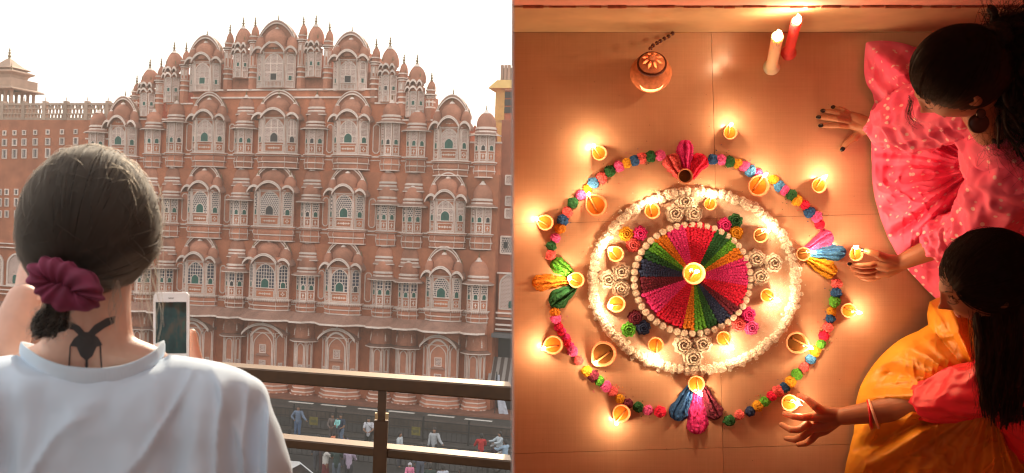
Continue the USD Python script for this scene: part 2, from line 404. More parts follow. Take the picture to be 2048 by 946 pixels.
def small_bay(s, z, W, H, style, cdepth=1.0, p=0.62, double=True, dent=False, dh=0.78, yo=0.0):
    """narrow bay with three faces, a flat eave, a drum and one or two small domes"""
    q = start(); plan = half_oct(W, W * .40, p * .35, p); rp = half_round(W * .96, p * .98)
    loft(q['wall'], plan, [(0, -.02), (0, H + .05)], s, z)
    if cdepth: corbel(q, plan, s, z, cdepth, 1, dent)
    for a, b in faces_of(plan): face_window(q, a, b, s, z, H, style, False, .58)
    def cap(z, k, yoff, chajja):
        d = p * (.5 if yoff else 1.0)
        pl = half_oct(W * k, W * .45 * k, d * .4 * k, d * k); rp = half_round(W * .93 * k, d * .93 * k, 14)
        o = chajja
        loft(q['eave'], pl, [(-.2, .0), (o, -.10), (o, -.03), (.02, .12), (-.02, .14)], s, z)
        loft(q['trim'], pl, [(o - .05, -.11), (o + .02, -.11), (o + .02, -.055), (o - .05, -.055)], s, z)
        loft(q['roof'], pl, [(-.04, .10), (-.04, .40), (-.3, .40)], s, z)
        for zz in (.17, .37):
            loft(q['trim'], pl, [(-.06, zz - .05), (.015, zz - .05), (.015, zz + .05), (-.06, zz + .05)], s, z)
        pr = dome_prof(1.0, 1.0, 11)
        v = np.array([[(s + x * r, y * r, z + .42 + zz * dh * k) for x, y in rp] for r, zz in pr]); q['roof'].grid(v)
        zt = z + .42 + dh * k * 1.08
        q['trim'].lathe([(0, .16), (.08, .09), (.14, -.02), (.22, -.10), (.26, -.15)], 9, (s, -d * .16, zt))
        q['trim'].grid(np.array([[(s + x * r * 1.02, y * r * 1.02 - .0, z + .42 + zz * dh * k) for x, y in rp] for r, zz in ((1.02, -.03), (1.03, .05))]))
        for xx in (0,):
            finial(q['finial'], s, -d * .2, zt + .1, .42)
    if double:
        cap(z + H + 1.0, .92, .1, .12)
        loft(q['wall'], half_oct(W * .85, W * .4, p * .15, p * .4), [(0, H), (0, H + 1.0)], s, z)
    cap(z + H, 1.0, 0, .34)
    return finish(q, 'oriel_window', style, yo)

def crown_bay(s, z, W, H, dh, p=0.55, yo=YT):
    """top-storey bay of three tall lattice faces under scalloped eaves and one dome"""
    q = start(); plan = half_oct(W, W * .42, p * .3, p)
    loft(q['wall'], plan, [(0, -.02), (0, H + .25)], s, z)
    for a, b in faces_of(plan): face_window(q, a, b, s, z, H, 'balus', False)
    for row, k in ((0, 1.0), (.42, .9)):
        for sg in (-1, 0, 1):
            w = W * .42 * k if sg == 0 else W * .30 * k
            vault(q['eave'], s + sg * W * .68 * k, w * 1.08, z + H + row - .02, .26, 0, -p * (1 if sg == 0 else .72) - .2, .10, 8, .06, q['trim'])
            q['roof'].lathe(dome_prof(w * .9, .34), 10, (s + sg * W * .66 * k, -p * .5, z + H + row + .22))
            if row: finial(q['finial'], s + sg * W * .66 * k, -p * .7, z + H + row + .52, .34)
    rp = half_round(W * .86, p * .86, 14)
    v = np.array([[(s + x * r, y * r, z + H + .62 + zz * dh) for x, y in rp] for r, zz in dome_prof(1.0, 1.0, 12)]); q['roof'].grid(v)
    q['roof'].lathe(dome_prof(W * .85, dh), 18, (s, .3, z + H + .62))
    q['trim'].lathe([(0, .2), (.09, .1), (.16, -.02), (.26, -.12)], 9, (s, 0, z + H + .62 + dh * 1.08))
    finial(q['finial'], s, 0, z + H + .7 + dh * 1.08, .8)
    return finish(q, 'crown_window', 'balus', yo)

def turret(s, z0, z1, W, dh, p=0.38, yo=YT):
    """slender fluted turret with a ribbed dome"""
    q = start(); plan = half_oct(W, W * .45, p * .4, p)
    loft(q['wall'], plan, [(.04, 0), (.04, .9), (0, .92), (0, z1 - z0)], s, z0)
    for zz in (.9, 1.25, 1.6, z1 - z0 - .1):
        loft(q['trim'], plan, [(-.02, zz - .05), (.06, zz - .05), (.06, zz + .05), (-.02, zz + .05)], s, z0)
    for a, b in faces_of(plan):
        T, L = face_T(a, b, s, z0)
        ring(q['window_frame'], rect(-L / 2 + .02, L / 2 - .02, 1.7, z1 - z0 - .22), .035, T, -.01, .03)
        q['window_frame'].poly(arch(L * .22, z1 - z0 - .7, z1 - z0 - .3), -.01, .025, T)
    h = z1 - z0
    loft(q['eave'], plan, [(0, h - .05), (.14, h + .02), (.14, h + .08), (.02, h + .12)], s, z0)
    loft(q['trim'], plan, [(.10, h + .0), (.155, h + .0), (.155, h + .06), (.10, h + .06)], s, z0)
    rp = half_round(W * .98, p * .98, 12)
    for k, (dz, g) in enumerate(((.1, 1.0),)):
        loft(q['roof'], plan, [(.02, h + .1), (.02, h + .35)], s, z0)
        loft(q['trim'], plan, [(.0, h + .3), (.06, h + .3), (.06, h + .38), (.0, h + .38)], s, z0)
        q['roof'].lathe(dome_prof(W * 1.0, dh), 14, (s, .05, z0 + h + .36), sy=.9)
    finial(q['finial'], s, 0, z0 + h + .34 + dh * 1.08, .75)
    for sg in (-1, 1): finial(q['finial'], s + sg * W * .8, -p * .5, z0 + h + .36, .3)
    return finish(q, 'turret', 'fine', yo)

SC = 68.0 / FPX                                         # metres per photo pixel on the facade
P2 = .8 - SETB[2]
sC = S(542, 400, P2)
def mir(a, b): return (S(b, 400, P2) - S(a, 400, P2)) / 2    # half distance of a mirrored pair of columns
cols = {'large1': mir(402, 690), 'small1': mir(474, 617), 'small2': mir(333, 769), 'small3': mir(290, 823), 'large2': mir(237, 903), 'small4': mir(180, 967)}
zs = {1: Z(538, 599, .9), 2: Z(542, 453, .9 - SETB[2]), 3: Z(548, 307, .9 - SETB[3])}
PT = .4 - YT
z4 = Z(550, 177, PT)
STY = {1: 'grid', 2: 'hex', 3: 'fine'}
for t in (1, 2, 3):
    z = zs[t]; st = STY[t]; dn = t == 1; cd = 1.0 if t > 1 else .75; yo = SETB[t]
    large_bay(sC, z, 1.48, 2.5, st, cd, .95, dn, yo=yo)
    for sg in (-1, 1):
        large_bay(sC + sg * cols['large1'], z, 1.27, 2.4, st, cd, .85, dn, yo=yo)
        small_bay(sC + sg * cols['small1'], z, .66, 1.8, st, cd, dent=dn, yo=yo)
        small_bay(sC + sg * cols['small2'], z - .02, .64, 1.8 + (.45 if t == 3 else 0), st, cd, double=t < 3, dent=dn, dh=.9 if t == 3 else .78, yo=yo)
        small_bay(sC + sg * cols['small3'], z - .1, .64, 1.8, st, cd, double=t < 3, dent=dn, dh=.85, yo=yo)
        large_bay(sC + sg * cols['large2'], z - .3 * (t > 2), 1.18, 2.2, 'hex' if t == 1 else 'fine', cd, .8, dn, grow=1.0 if t < 3 else 1.15, yo=yo)
        small_bay(sC + sg * cols['small4'], z - .35 * (t > 2), .66, 1.8, 'hex' if t == 1 else 'fine', cd, double=False, dent=dn, dh=1.0, yo=yo)
# top storeys
sT = S(551, 120, PT)
def T4(a, b): return (S(b, 120, PT) - S(a, 120, PT)) / 2
def Z4(x, y): return Z(x, y, PT)
large_bay(sT, z4, 1.46, 2.5, 'balus', 0, .6, grow=1.2, yo=YT)
big4, z4b = T4(415, 706), Z4(706, 181)
for sg in (-1, 1):
    large_bay(sT + sg * big4, z4b - .05, 1.22, 2.15, 'balus', 0, .6, grow=1.0, yo=YT)
    crown_bay(sT + sg * T4(483, 629), Z4(629, 155), .58, 1.75, 1.15)
    crown_bay(sT + sg * T4(345, 779), Z4(779, 205), .62, 1.85, 1.15)
    crown_bay(sT + sg * T4(296, 833), Z4(833, 235), .62, 1.75, 1.05)
    for a, b, y0, y1, dh in ((507, 604, 180, 80, .75), (455, 655, 182, 92, .75), (368, 750, 205, 125, .7), (320, 808, 232, 157, .7), (273, 866, 242, 190, .6)):
        turret(sT + sg * T4(a, b), Z4(b, y0), Z4(b, y1), .27, dh)
# masonry behind the windows: each storey is set back behind the one below
toP = lambda v: np.column_stack([v[:, 0] + sC, v[:, 2], v[:, 1]])
e = [(S(x, 300, -.3) - sC) for x in (1000, 938, 872, 802, 745)]
zst = [Z(967, 285, -.6), Z(903, 268, -.6), Z4(866, 240), Z4(802, 206), z4 - .12]
half = [(e[0], zs[3] - 1.1), (e[0], zst[0]), (e[1], zst[0]), (e[1], zst[1]), (e[2], zst[1]), (e[2], zst[2]), (e[3], zst[2]), (e[3], zst[3]), (e[4], zst[3]), (e[4], zst[4])]
for t, (za, zb) in {1: (0, zs[2] - 1.05), 2: (zs[2] - 1.06, zs[3] - 1.1)}.items():
    MB().poly(rect(-e[0], e[0], za, zb), SETB[t], 4.0, toP).build('masonry', WALL, palace)
MB().poly(half + [(-x, z) for x, z in half[::-1]], SETB[3], 4.0, toP).build('masonry', WALL, palace)
def block(a, b, z0, z1, dy=0.0): MB().box(sT + a, sT + b, YT + dy, 4.0, z0, z1).build('upper_masonry', BODY, palace)
w1 = T4(375, 745)
block(-w1, w1, zst[4] - .02, z4 + 1.1, .03); block(-1.45, 1.45, z4 + 1.08, z4 + 3.1, .04)
for sg in (-1, 1):
    for c, w, z0, z1 in ((big4, 1.2, z4 + 1.08, z4 + 2.4), (T4(483, 629), .6, z4 + 1.08, z4 + 2.3), (T4(345, 779), .62, Z4(808, 206) - .5, Z4(808, 206) + 2.2), (T4(296, 833), .62, Z4(866, 240) - .5, Z4(866, 240) + 1.8)):
        block(sg * c - w, sg * c + w, z0, z1, .05 if w > 1 else .06)
# string courses and framed wall panels
tr = MB()
allc = sorted([0] + [sg * c for c in cols.values() for sg in (-1, 1)])
wid = {0: 1.5, **{sg * cols[k]: w for k, w in (('large1', 1.3), ('large2', 1.2), ('small1', .68), ('small2', .68), ('small3', .68), ('small4', .68)) for sg in (-1, 1)}}
for t in (1, 2, 3):
    z = zs[t]; yo = SETB[t]; tr = MB()
    for a, b in zip(allc[:-1], allc[1:]):
        x0, x1 = sC + a + wid[a] + .12, sC + b - wid[b] - .12
        dz = -.3 if (t > 2 and abs(a + b) / 2 > cols['small3'] + .5) else 0
        tr.box(x0 - .1, x1 + .1, yo - .06, yo + .02, z + dz - .12, z + dz - .02)
        tr.box(x0 - .1, x1 + .1, yo - .04, yo + .02, z + dz - .34, z + dz - .28)
        if t == 1:
            n = int((x1 - x0 + .2) / .13)
            for k in range(n): tr.poly([(x0 - .1 + .13 * k, z - .12), (x0 + .03 + .13 * k, z - .12), (x0 - .035 + .13 * k, z - .24)], -.06, .0, lambda v: np.column_stack([v[:, 0], v[:, 2] + yo, v[:, 1]]))
        if x1 - x0 > .35:
            w, h, c = (x1 - x0), 2.1, .15
            o = [(x0, z + dz + .15 + c), (x0 + c, z + dz + .15), (x1 - c, z + dz + .15), (x1, z + dz + .15 + c), (x1, z + dz + h - c), (x1 - c, z + dz + h), (x0 + c, z + dz + h), (x0, z + dz + h - c)]
            g = Polygon(o); TT = lambda v: np.column_stack([v[:, 0], -v[:, 2] + yo, v[:, 1]])
            tr.poly(g.difference(g.buffer(-.06)), -.01, .05, TT)
            MB().poly(g.buffer(-.07), -.01, .02, TT).build('wall_panel', BODY, palace)
    tr.build('string_course', TRIM, palace, kind='stuff')
tr = MB()
for zz in (zst[4] + .03, zst[4] - .5):
    tr.box(sC - e[4] - .1, sC + e[4] + .1, SETB[3] - .12, SETB[3] + .02, zz - .05, zz + .06)
for i in (0, 1, 2, 3):
    for sg in (-1, 1):
        x0, x1 = sorted((sC + sg * e[i], sC + sg * e[i + 1]))
        tr.box(x0 - .05, x1 + .05, SETB[3] - .1, SETB[3] + .05, zst[i] - .05, zst[i] + .05)
tr.build('string_course', TRIM, palace, kind='stuff')
# great eave above the ground storey, following the bays
ZE0, ZE1 = Z(538, 622, 1.2), Z(538, 640, 1.9)
pl, po = [], []
for c in allc:
    w = wid[c]; p = .95 if w > 1 else .7; s = sC + c
    for (x, y) in ((-w - .05, -.35), (-w * .55, -p - .1), (w * .55, -p - .1), (w + .05, -.35)):
        pl.append((s + x, y)); po.append((s + x * 1.12, y * 1.25 - .8))
pl, po = np.array(pl), np.array(po)
def eave_rows(inner, outer, z0, z1, th): return np.array([[(x, y, z0) for x, y in inner], [(x, y, z1) for x, y in outer], [(x, y, z1 - th) for x, y in outer], [(x, y * .2, z1 - .25) for x, y in inner]])
ev = MB(); ev.grid(eave_rows(pl, po, ZE0, ZE1, .09)); ev.build('great_eave', EAVE, palace)
et = MB(); et.grid(np.array([[(x, y - .012, ZE1 - .10) for x, y in po], [(x, y - .012, ZE1 + .015) for x, y in po], [(x, y + .1, ZE1 + .015) for x, y in po]])); et.build('eave_edge', TRIM, palace)
# ground storey: blind arches and small domes in relief, on carved plinths
zp = Z(660, 772, 1.0)
for c in allc:
    q = start(); w = wid[c]; big = w > 1; s = sC + c; p = .95 if big else .7; W = w * .98
    plan = half_oct(W, W * .56, p * .35, p); top = ZE1 - .15
    zb = zp + .1; H = top - 1.0 - zb - (.6 if big else .55)
    loft(q['wall'], plan, [(0, -.02), (0, top - zb + .5)], s, zb)
    loft(q['corbel'], plan, [(.06, 0), (.1, -.15), (.0, -.2), (.02, -.45), (.12, -.75), (.26, -1.15), (.3, -1.5), (.3, -zb)], s, zb)
    for zz, o in ((0, .07), (-.18, .03), (-.45, .03), (-.7, .12), (-1.12, .26), (-1.45, .31)):
        loft(q['trim'], plan, [(o - .06, zz + .035), (o + .025, zz + .035), (o + .025, zz - .035), (o - .06, zz - .035)], s, zb)
    for a, b in faces_of(plan):
        T, L = face_T(a, b, s, zb); hh = H + (.5 if big else 0)
        ring(q['window_frame'], rect(-L / 2 + .03, L / 2 - .03, .1, hh + .3), .05, T, -.02, .04)
        ring(q['window_frame'], arch(L / 2 - .12, .2, hh + .15, 10, .2), .05, T, -.02, .05)
        if L > .9:
            for v in (.55, 1.6):
                q['window_lattice'].poly(rect(-.16, .16, v + .2, v + .62), -.02, .02, T); ring(q['window_frame'], rect(-.24, .24, v + .12, v + .7), .05, T, -.02, .05)
                q['eave'].poly([(-.5, v - .05), (.5, v - .05), (.3, v + .12), (-.3, v + .12)], -.02, .14, T)
        elif L > .35:
            q['window_lattice'].poly(rect(-.1, .1, .75, 1.05), -.02, .02, T); ring(q['window_frame'], rect(-.15, .15, .7, 1.1), .04, T, -.02, .05)
        n = max(2, int(L / .3))                          # carved scrolls on the plinth
        for k in range(n):
            u = -L / 2 + L * (k + .5) / n
            for v in (-.95, -1.3):
                Tq, _ = face_T(a, b, s, zb, .17 if v > -1 else .27)
                an = np.linspace(0, 1.6 * PI, 8)
                g = [(u + .10 * math.cos(t), v + .10 * math.sin(t)) for t in an] + [(u + .055 * math.cos(t), v + .055 * math.sin(t)) for t in an[::-1]]
                q['trim'].poly(g, 0, .07, Tq)
    zc = zb + H + .4
    if big:
        vault(q['eave'], s, W * 1.04, zc + .35, .62, 0, -p - .22, .13, 16, .08, q['trim'])
        vault(q['eave'], s, W * .6, zc + .1, .55, 0, -p - .1, .1, 14, .0, q['trim'])
    else:
        pl2 = half_oct(W, W * .45, p * .4, p)
        loft(q['eave'], pl2, [(-.1, .05), (.28, -.12), (.28, -.05), (.02, .1)], s, zc)
        loft(q['trim'], pl2, [(.22, -.13), (.30, -.13), (.30, -.07), (.22, -.07)], s, zc)
        rp = half_round(W * 1.04, p * 1.2, 14)
        q['roof'].grid(np.array([[(s + x * r, y * r - .05, zc + .1 + z * 1.15) for x, y in rp] for r, z in dome_prof(1, 1, 11)]))
        for a in np.linspace(-.7, .7, 3):
            finial(q['trim'], s + W * 1.05 * a, -p * 1.18 * math.cos(a), zc + .3, .55)
    for x in ((-W, 0, W) if big else (0,)):
        finial(q['trim'], s + x * .98, -p * (.4 if x else 1.12), zc + (1.0 if big else 1.2) + (0 if x == 0 else -.7), .6)
    finish(q, 'blind_bay', 'fine')
print('palace z', ZE0, ZE1, zp)
# ------------------------------------------------------------------ the street below, the wings beside the palace, people
def G(px, py, z=0.0):
    """ground point seen at photo pixel"""
    d = ray(px, py); t = (z - CAM[2]) / d[2]
    return CAM + t * d
def toL(q): q = np.asarray(q, float) - PO; return np.array([np.dot(q, XA), np.dot(q, YA)])
ASPH = mat('asphalt', (0.03, 0.028, 0.027), 0.9, var=0.35, scale=0.6, detail=8)
PAVE = mat('pavement_stone', (0.05, 0.043, 0.038), 0.9, var=0.3, scale=0.9, detail=8)
KERB = mat('kerb_stone', (0.07, 0.052, 0.042), 0.9, var=0.3, scale=1.2)
WHITE = mat('road_paint', (0.7, 0.68, 0.62), 0.7, var=0.15, scale=3)
IRON = mat('black_iron', (0.015, 0.014, 0.014), 0.5)
MB().box(-260, 260, -80, 300, -.5, 0.0).build('ground', ASPH, kind='structure')
# palace-side road and footway (palace frame)
def Lx(px, py): return toL(G(px, py))
road = thing('palace_road', m=PM, kind='structure')
yk = Lx(800, 852)[1]; yp = Lx(640, 806)[1]
MB().box(-40, 40, yp, .6, .0, .12).build('footway', mat('red_footway', (0.22, 0.085, 0.05), .9, var=.25, scale=1.5), road)
MB().box(-40, 40, yk, yp - .01, .0, .02).build('road_surface', PAVE, road)
for k, (px, py) in enumerate(((602, 806), (667, 812), (742, 820), (803, 825), (882, 833), (957, 841))):
    c = Lx(px, py); MB().box(c[0] - .85, c[0] + .85, c[1] - .16, c[1] + .16, .024, .03).build('lane_dash', WHITE, road)
# stone median wall with an iron fence on it
fence_no = 0
def iron_fence(y0, x0, x1, label, zb, h, post_every):
    f = thing('iron_fence', label, 'fence', m=PM)
    n = int((x1 - x0) / post_every)
    for k in range(n + 1):
        x = x0 + (x1 - x0) * k / n
        mb = MB(); mb.box(x - .05, x + .05, y0 - .05, y0 + .05, zb, zb + h + .12); mb.lathe([(0, .1), (.06, .06), (.06, 0), (.03, -.03)], 6, (x, y0, zb + h + .14)); mb.build('post', IRON, f)
    for z in (.12, h * .62, h - .05):
        MB().box(x0, x1, y0 - .025, y0 + .025, zb + z - .025, zb + z + .025).build('rail', IRON, f)
    mb = MB(); nb = int((x1 - x0) / .27)
    for k in range(nb):
        x = x0 + .135 + k * .27; mb.box(x - .012, x + .012, y0 - .012, y0 + .012, zb + .1, zb + h - .03)
    mb.build('bar', IRON, f, kind='stuff')
yf = Lx(800, 880)[1]
kb = MB().box(-30, 30, yk - .5, yk - .02, 0, .55); put(kb.mesh(), 'kerb_wall', KERB, m=PM, label='low stone wall along the road in front of the palace', category='wall')
iron_fence(yf, -16, 22, 'black iron fence standing below the palace along the far pavement', .05, 1.15, 2.4)
yf2 = Lx(800, 938)[1]
iron_fence(yf2, -16, 22, 'black iron fence closest to the cafe balcony, behind the lower balcony rail', .05, 1.1, 2.4)
MB().box(-40, 40, yf - .6, yf + .5, 0, .05).build('median_pavement', PAVE, thing('median', m=PM, kind='structure'))

# ---- left wing: long plain wall with small framed windows, pierced parapet and a roof pavilion
wing = thing('palace_wing', 'plain pink wing left of the domed facade with small square windows and pierced parapet', 'building', m=PM)
yw = 1.2
def Fw(px, py): return F(px, py, -yw)
xl, xr = Fw(-160, 300)[0], Fw(268, 300)[0]; zt = Fw(130, 240)[1]
MB().box(xl, xr, yw, yw + 6, 0, zt).build('wall', WALL, wing)
SHUT = mat('pale_shutter', (0.34, 0.27, 0.24), .7, var=.2, scale=2)
def framed(px, py, w, h):
    x, z = Fw(px, py); k = .0345
    w, h = w * k / 2, h * k / 2
    T = lambda v: np.column_stack([v[:, 0], yw - v[:, 2], v[:, 1]])
    g = Polygon(rect(x - w, x + w, z - h, z + h))
    wn = put(MB().poly(g.difference(g.buffer(-.07, join_style=2)), -.02, .06, T).mesh(), 'window', TRIM, wing)
    MB().poly(g.buffer(-.08, join_style=2), -.02, .012, T).build('shutter', SHUT, wn)
    MB().box(x - .02, x + .02, yw - .03, yw, z - h + .09, z + h - .09).build('bar', DARK, wn)
for px in (-45, -28, -9, 9.5, 29.7, 48.7, 71, 96, 124.5, 152):
    for py, h in ((265, 11), (284, 16), (307, 21)): framed(px, py - .02 * (px - 60), 10 if h < 15 else 13, h)
for px in (-40, -20, 0, 14, 33, 52):
    for py, h in ((384, 14), (404.5, 19), (428, 16)): framed(px, py, 11, h)
# parapet: posts, rails and rows of small balusters with gaps
zp0, zp1 = zt, Fw(130, 206)[1]
PAR = stone('parapet_stone', (0.44, 0.30, 0.22), .15, .5)
for k, px in enumerate(range(-160, 275, 42)):
    x = Fw(px - 4, 220)[0]; mb = MB(); mb.box(x - .14, x + .14, yw - .04, yw + .35, zp0, zp1 + .15); mb.build('parapet_post', PAR, wing)
    finial(q := MB(), x, yw + .1, zp1 + .15, .4); q.build('parapet_knob', PAR, wing)
for za, zb in ((zp0, zp0 + .16), (zp0 + .42, zp0 + .5), (zp0 + .8, zp0 + .87), (zp1 - .16, zp1)):
    MB().box(xl, xr, yw, yw + .25, za, zb).build('parapet_rail', PAR, wing)
bal = MB(); x = xl
while x < xr:
    bal.box(x, x + .09, yw + .03, yw + .2, zp0, zp0 + .45); bal.box(x + .1, x + .17, yw + .03, yw + .2, zp0 + .45, zp0 + .85)
    bal.poly([(x, zp0 + .85), (x + .3, zp0 + .85), (x + .3, zp1 - .1), (x + .15, zp1 - .28), (x, zp1 - .1)] if int(x * 10) % 2 else rect(x, x + .1, zp0 + .85, zp1 - .1), 0, .15, lambda v: np.column_stack([v[:, 0], v[:, 2] + yw + .05, v[:, 1]]))
    x += .3
bal.build('baluster', PAR, wing, kind='stuff')
# ornate lower corner of the wing (behind the tourist's shoulder)
def side_oriel(px, name_parent, pyz, yo):
    x, z = Fw(px, pyz)
    for k in range(2):
        T = lambda v: np.column_stack([v[:, 0], yw - v[:, 2], v[:, 1]])
        g = Polygon([(a + x - .9 + 1.8 * k, b + z) for a, b in arch(.6, .5, 2.6, 10, .15)])
        w = put(MB().poly(g.buffer(.14, join_style=2).difference(g), -.02, .12, T).mesh(), 'arched_window', TRIM, name_parent)
        MB().poly(g, -.02, .03, T).build('lattice', JALI['fine'], w)
        MB().poly([(a + x - .9 + 1.8 * k, b + z) for a, b in arch(.2, .55, 1.2)], -.02, .06, T).build('shutter', GREEN, w)
    for dz in (0, .3, -.3, 3.2, 3.5):
        MB().box(x - 3.2, x + 2.0, yw - .2, yw, z + dz, z + dz + .08).build('moulding', TRIM, name_parent)
side_oriel(10, wing, 580, 0)
MB().box(Fw(-100, 600)[0], Fw(60, 600)[0], yw - 1.4, yw - .02, Fw(10, 606)[1], Fw(10, 606)[1] + .15).build('ledge', EAVE, wing)

pav = thing('roof_pavilion', 'stone pavilion with stepped curved roof standing on the left wing behind the parapet', 'pavilion', m=PM)
yv = 12.0
def Fv(px, py): return F(px, py, -yv - 2.0)
xc, zb = Fv(18, 250); k = .04; PST = stone('pavilion_stone', (0.42, 0.27, 0.19), .15, .4)
z1 = Fv(18, 212)[1]; z2 = Fv(18, 182)[1]; z3 = Fv(18, 168)[1]; z4v = Fv(18, 142)[1]; z5 = Fv(18, 120)[1]
W = Fv(52, 200)[0] - xc
MB().box(xc - W * 1.05, xc + W * 1.05, yv, yv + 2 * W, 0, z1).build('base', PST, pav)
for sx in np.linspace(-1, 1, 6):
    for sy in (0, 1):
        mb = MB(); mb.lathe([(.22, 0), (.22, .15), (.15, .25), (.13, (z2 - z1) * .7), (.2, z2 - z1)], 10, (xc + sx * W * .9, yv + .3 + sy * (2 * W - .6), z1)); mb.build('column', PST, pav)
for sx in np.linspace(-.9, .9, 6)[:-1]:
    a = [(xc + (sx + .18) * W + x * .16 * W, z) for x, z in ((-1.15, z2 - .05), (-1.15, z2 - .6), (-.9, z2 - .6), (-.5, z2 - .25), (0, z2 - .12), (.5, z2 - .25), (.9, z2 - .6), (1.15, z2 - .6), (1.15, z2 - .05))]
    MB().poly(a, 0, .2, lambda v: np.column_stack([v[:, 0], v[:, 2] + yv + .2, v[:, 1]])).build('arch', PST, pav)
sq = lambda w, z: [(xc - w, yv + W - w, z), (xc + w, yv + W - w, z), (xc + w, yv + W + w, z), (xc - w, yv + W + w, z)]
def square_loft(rows, name):
    mb = MB(); mb.grid(np.array([sq(w, z) for w, z in rows]), True); mb.add(sq(*rows[-1]), [[0, 1, 2, 3]]); mb.build(name, PST, pav)
square_loft([(W * .5, z2), (W * 1.25, z2 - .1), (W * 1.25, z2), (W * 1.0, z2 + .2), (W * 1.0, z3 + .3), (W * .85, z3 + .3)], 'cornice')
square_loft([(W * .6, z3 + .3), (W * .7, z4v - .5), (W * .9, z4v - .3), (W * .9, z4v - .2), (W * .62, z4v)], 'upper_roof')
square_loft([(W * .62, z4v), (W * .78, z4v + .1), (W * .5, z4v + .35), (W * .28, (z4v + z5) / 2 + .2), (W * .12, z5), (0.02, z5 + .1)], 'roof')
q = MB(); finial(q, xc, yv + W, z5, 1.3); q.build('finial', GOLD, pav)
for sg in (-1, 1):
    q = MB(); finial(q, xc + sg * W * .85, yv + .3, z4v - .2, .7); q.build('finial', GOLD, pav)

# ---- right wing and the tower beside it
rw = thing('side_building', 'red plastered building at right end of the palace with lattice corner bay', 'building', m=PM)
yr = .9
def Fr(px, py): return F(px, py, -yr)
x0, x1 = Fr(998, 400)[0], Fr(1120, 400)[0]; RED = stone('red_plaster', (0.40, 0.12, 0.06))
MB().box(x0, x1, yr, 7, 0, Fr(1010, 240)[1]).build('wall', RED, rw)
for px, py in ((1019, 360), (1019, 402), (1018, 427)):
    x, z = Fr(px, py); T = lambda v: np.column_stack([v[:, 0], yr - v[:, 2], v[:, 1]])
    g = Polygon(rect(x - .2, x + .2, z - .25, z + .25))
    w = put(MB().poly(g.buffer(.08).difference(g), -.02, .1, T).mesh(), 'window', TRIM, rw); MB().poly(g, -.02, .03, T).build('lattice', JALI['fine'], w)
x, z = Fr(1014, 490); g = Polygon(rect(x - .35, x + .5, z - .5, z + .5)); T = lambda v: np.column_stack([v[:, 0], yr - v[:, 2], v[:, 1]])
w = put(MB().poly(g.buffer(.09).difference(g), -.02, .1, T).mesh(), 'window', TRIM, rw); MB().poly(g, -.02, .03, T).build('lattice', JALI['hex'], w)
MB().box(x - .2, x + .05, yr - .06, yr, z - .2, z + .2).build('opening', DARK, rw)
xb, zb = Fr(1000, 632); zc = Fr(1000, 545)[1]
MB().box(xb - .05, x1, yr - .5, yr - .01, zb, zc).build('corner_bay', BODY, rw)
T5 = lambda v: np.column_stack([v[:, 0], yr - .5 - v[:, 2], v[:, 1]])
g = Polygon([(a + xb + .62, b + zb) for a, b in arch(.52, .55, 2.6, 10, .15)])
w = put(MB().poly(g.buffer(.08).difference(g), -.02, .1, T5).mesh(), 'arched_window', TRIM, rw); MB().poly(g, -.02, .03, T5).build('lattice', JALI['fine'], w)
MB().poly([(a + xb + .8, b + zb) for a, b in arch(.15, .6, 1.05)], -.02, .07, T5).build('shutter', GREEN, w)
for dz in (-.1, .25, -.5, -.8, zc - zb):
    MB().box(xb - .15, x1, yr - .62, yr - .3, zb + dz - .05, zb + dz + .05).build('moulding', TRIM, rw)
MB().box(xb - .2, x1, yr - 1.4, yr - .3, zb - 1.25, zb - 1.0).build('canopy', mat('grey_canopy', (.12, .11, .11), .6), rw)
MB().box(xb - .02, x1, yr - .1, yr - .02, .1, zb - 1.4).build('doorway', DARK, rw)
aw = thing('striped_awning', 'grey striped awning over the dark shop at right of palace base', 'awning', m=PM)
xa, za = Fr(988, 712); zb2 = Fr(992, 764)[1]
for k in range(9):
    u0 = xa - .1 + k * .22
    v = np.array([[u0, yr - .3, za], [u0 + .215, yr - .3, za], [u0 + .215, yr - 1.3, zb2], [u0, yr - 1.3, zb2]]); v2 = v + [0, 0.02, -.03]
    MB().add(np.vstack([v, v2]), [[0, 3, 2, 1], [4, 5, 6, 7], [0, 1, 5, 4], [3, 7, 6, 2], [0, 4, 7, 3], [1, 2, 6, 5]]).build('stripe', mat('awning_dark', (.10, .07, .06), .8) if k % 2 else mat('awning_pale', (.34, .29, .26), .8), aw)
tw = thing('watch_tower', 'yellow and red tower with overhanging roof rising beyond the right end of palace', 'tower', m=PM)
yt = 9.0
def Ft(px, py): return F(px, py, -yt)
YEL = stone('ochre_plaster', (0.62, 0.40, 0.13)); xt0, xt1 = Ft(999, 200)[0], Ft(1070, 200)[0]
ztt = Ft(1000, 170)[1]
MB().box(xt0, xt1, yt, yt + 4, 0, ztt).build('wall', RED, tw)
MB().box(xt0 - .28, xt0 + .4, yt - .12, yt + 4.1, 0, ztt - .02).build('corner_strip', YEL, tw)
mb = MB(); mb.add([[xt0 - .75, yt - .6, ztt - .3], [xt1, yt - .6, ztt - .3], [xt1, yt + 5, ztt - .3], [xt0 - .75, yt + 5, ztt - .3], [xt0 - .2, yt - .1, ztt + .35], [xt1, yt - .1, ztt + .35], [xt1, yt + 4, ztt + .35], [xt0 - .2, yt + 4, ztt + .35]],
   [[0, 3, 2, 1], [4, 5, 6, 7], [0, 1, 5, 4], [0, 4, 7, 3], [3, 7, 6, 2], [1, 2, 6, 5]]); mb.build('roof', YEL, tw)
MB().box(xt0 + .1, xt1, yt + .2, yt + 3.6, ztt + .3, Ft(1000, 135)[1]).build('turret', PAR, tw)
for px in (1003, 1010, 1017):
    x = Ft(px, 150)[0]; MB().box(x - .1, x + .1, yt + .1, yt + .3, ztt + .3, Ft(1000, 135)[1] + .2).build('pilaster', PAR, tw)
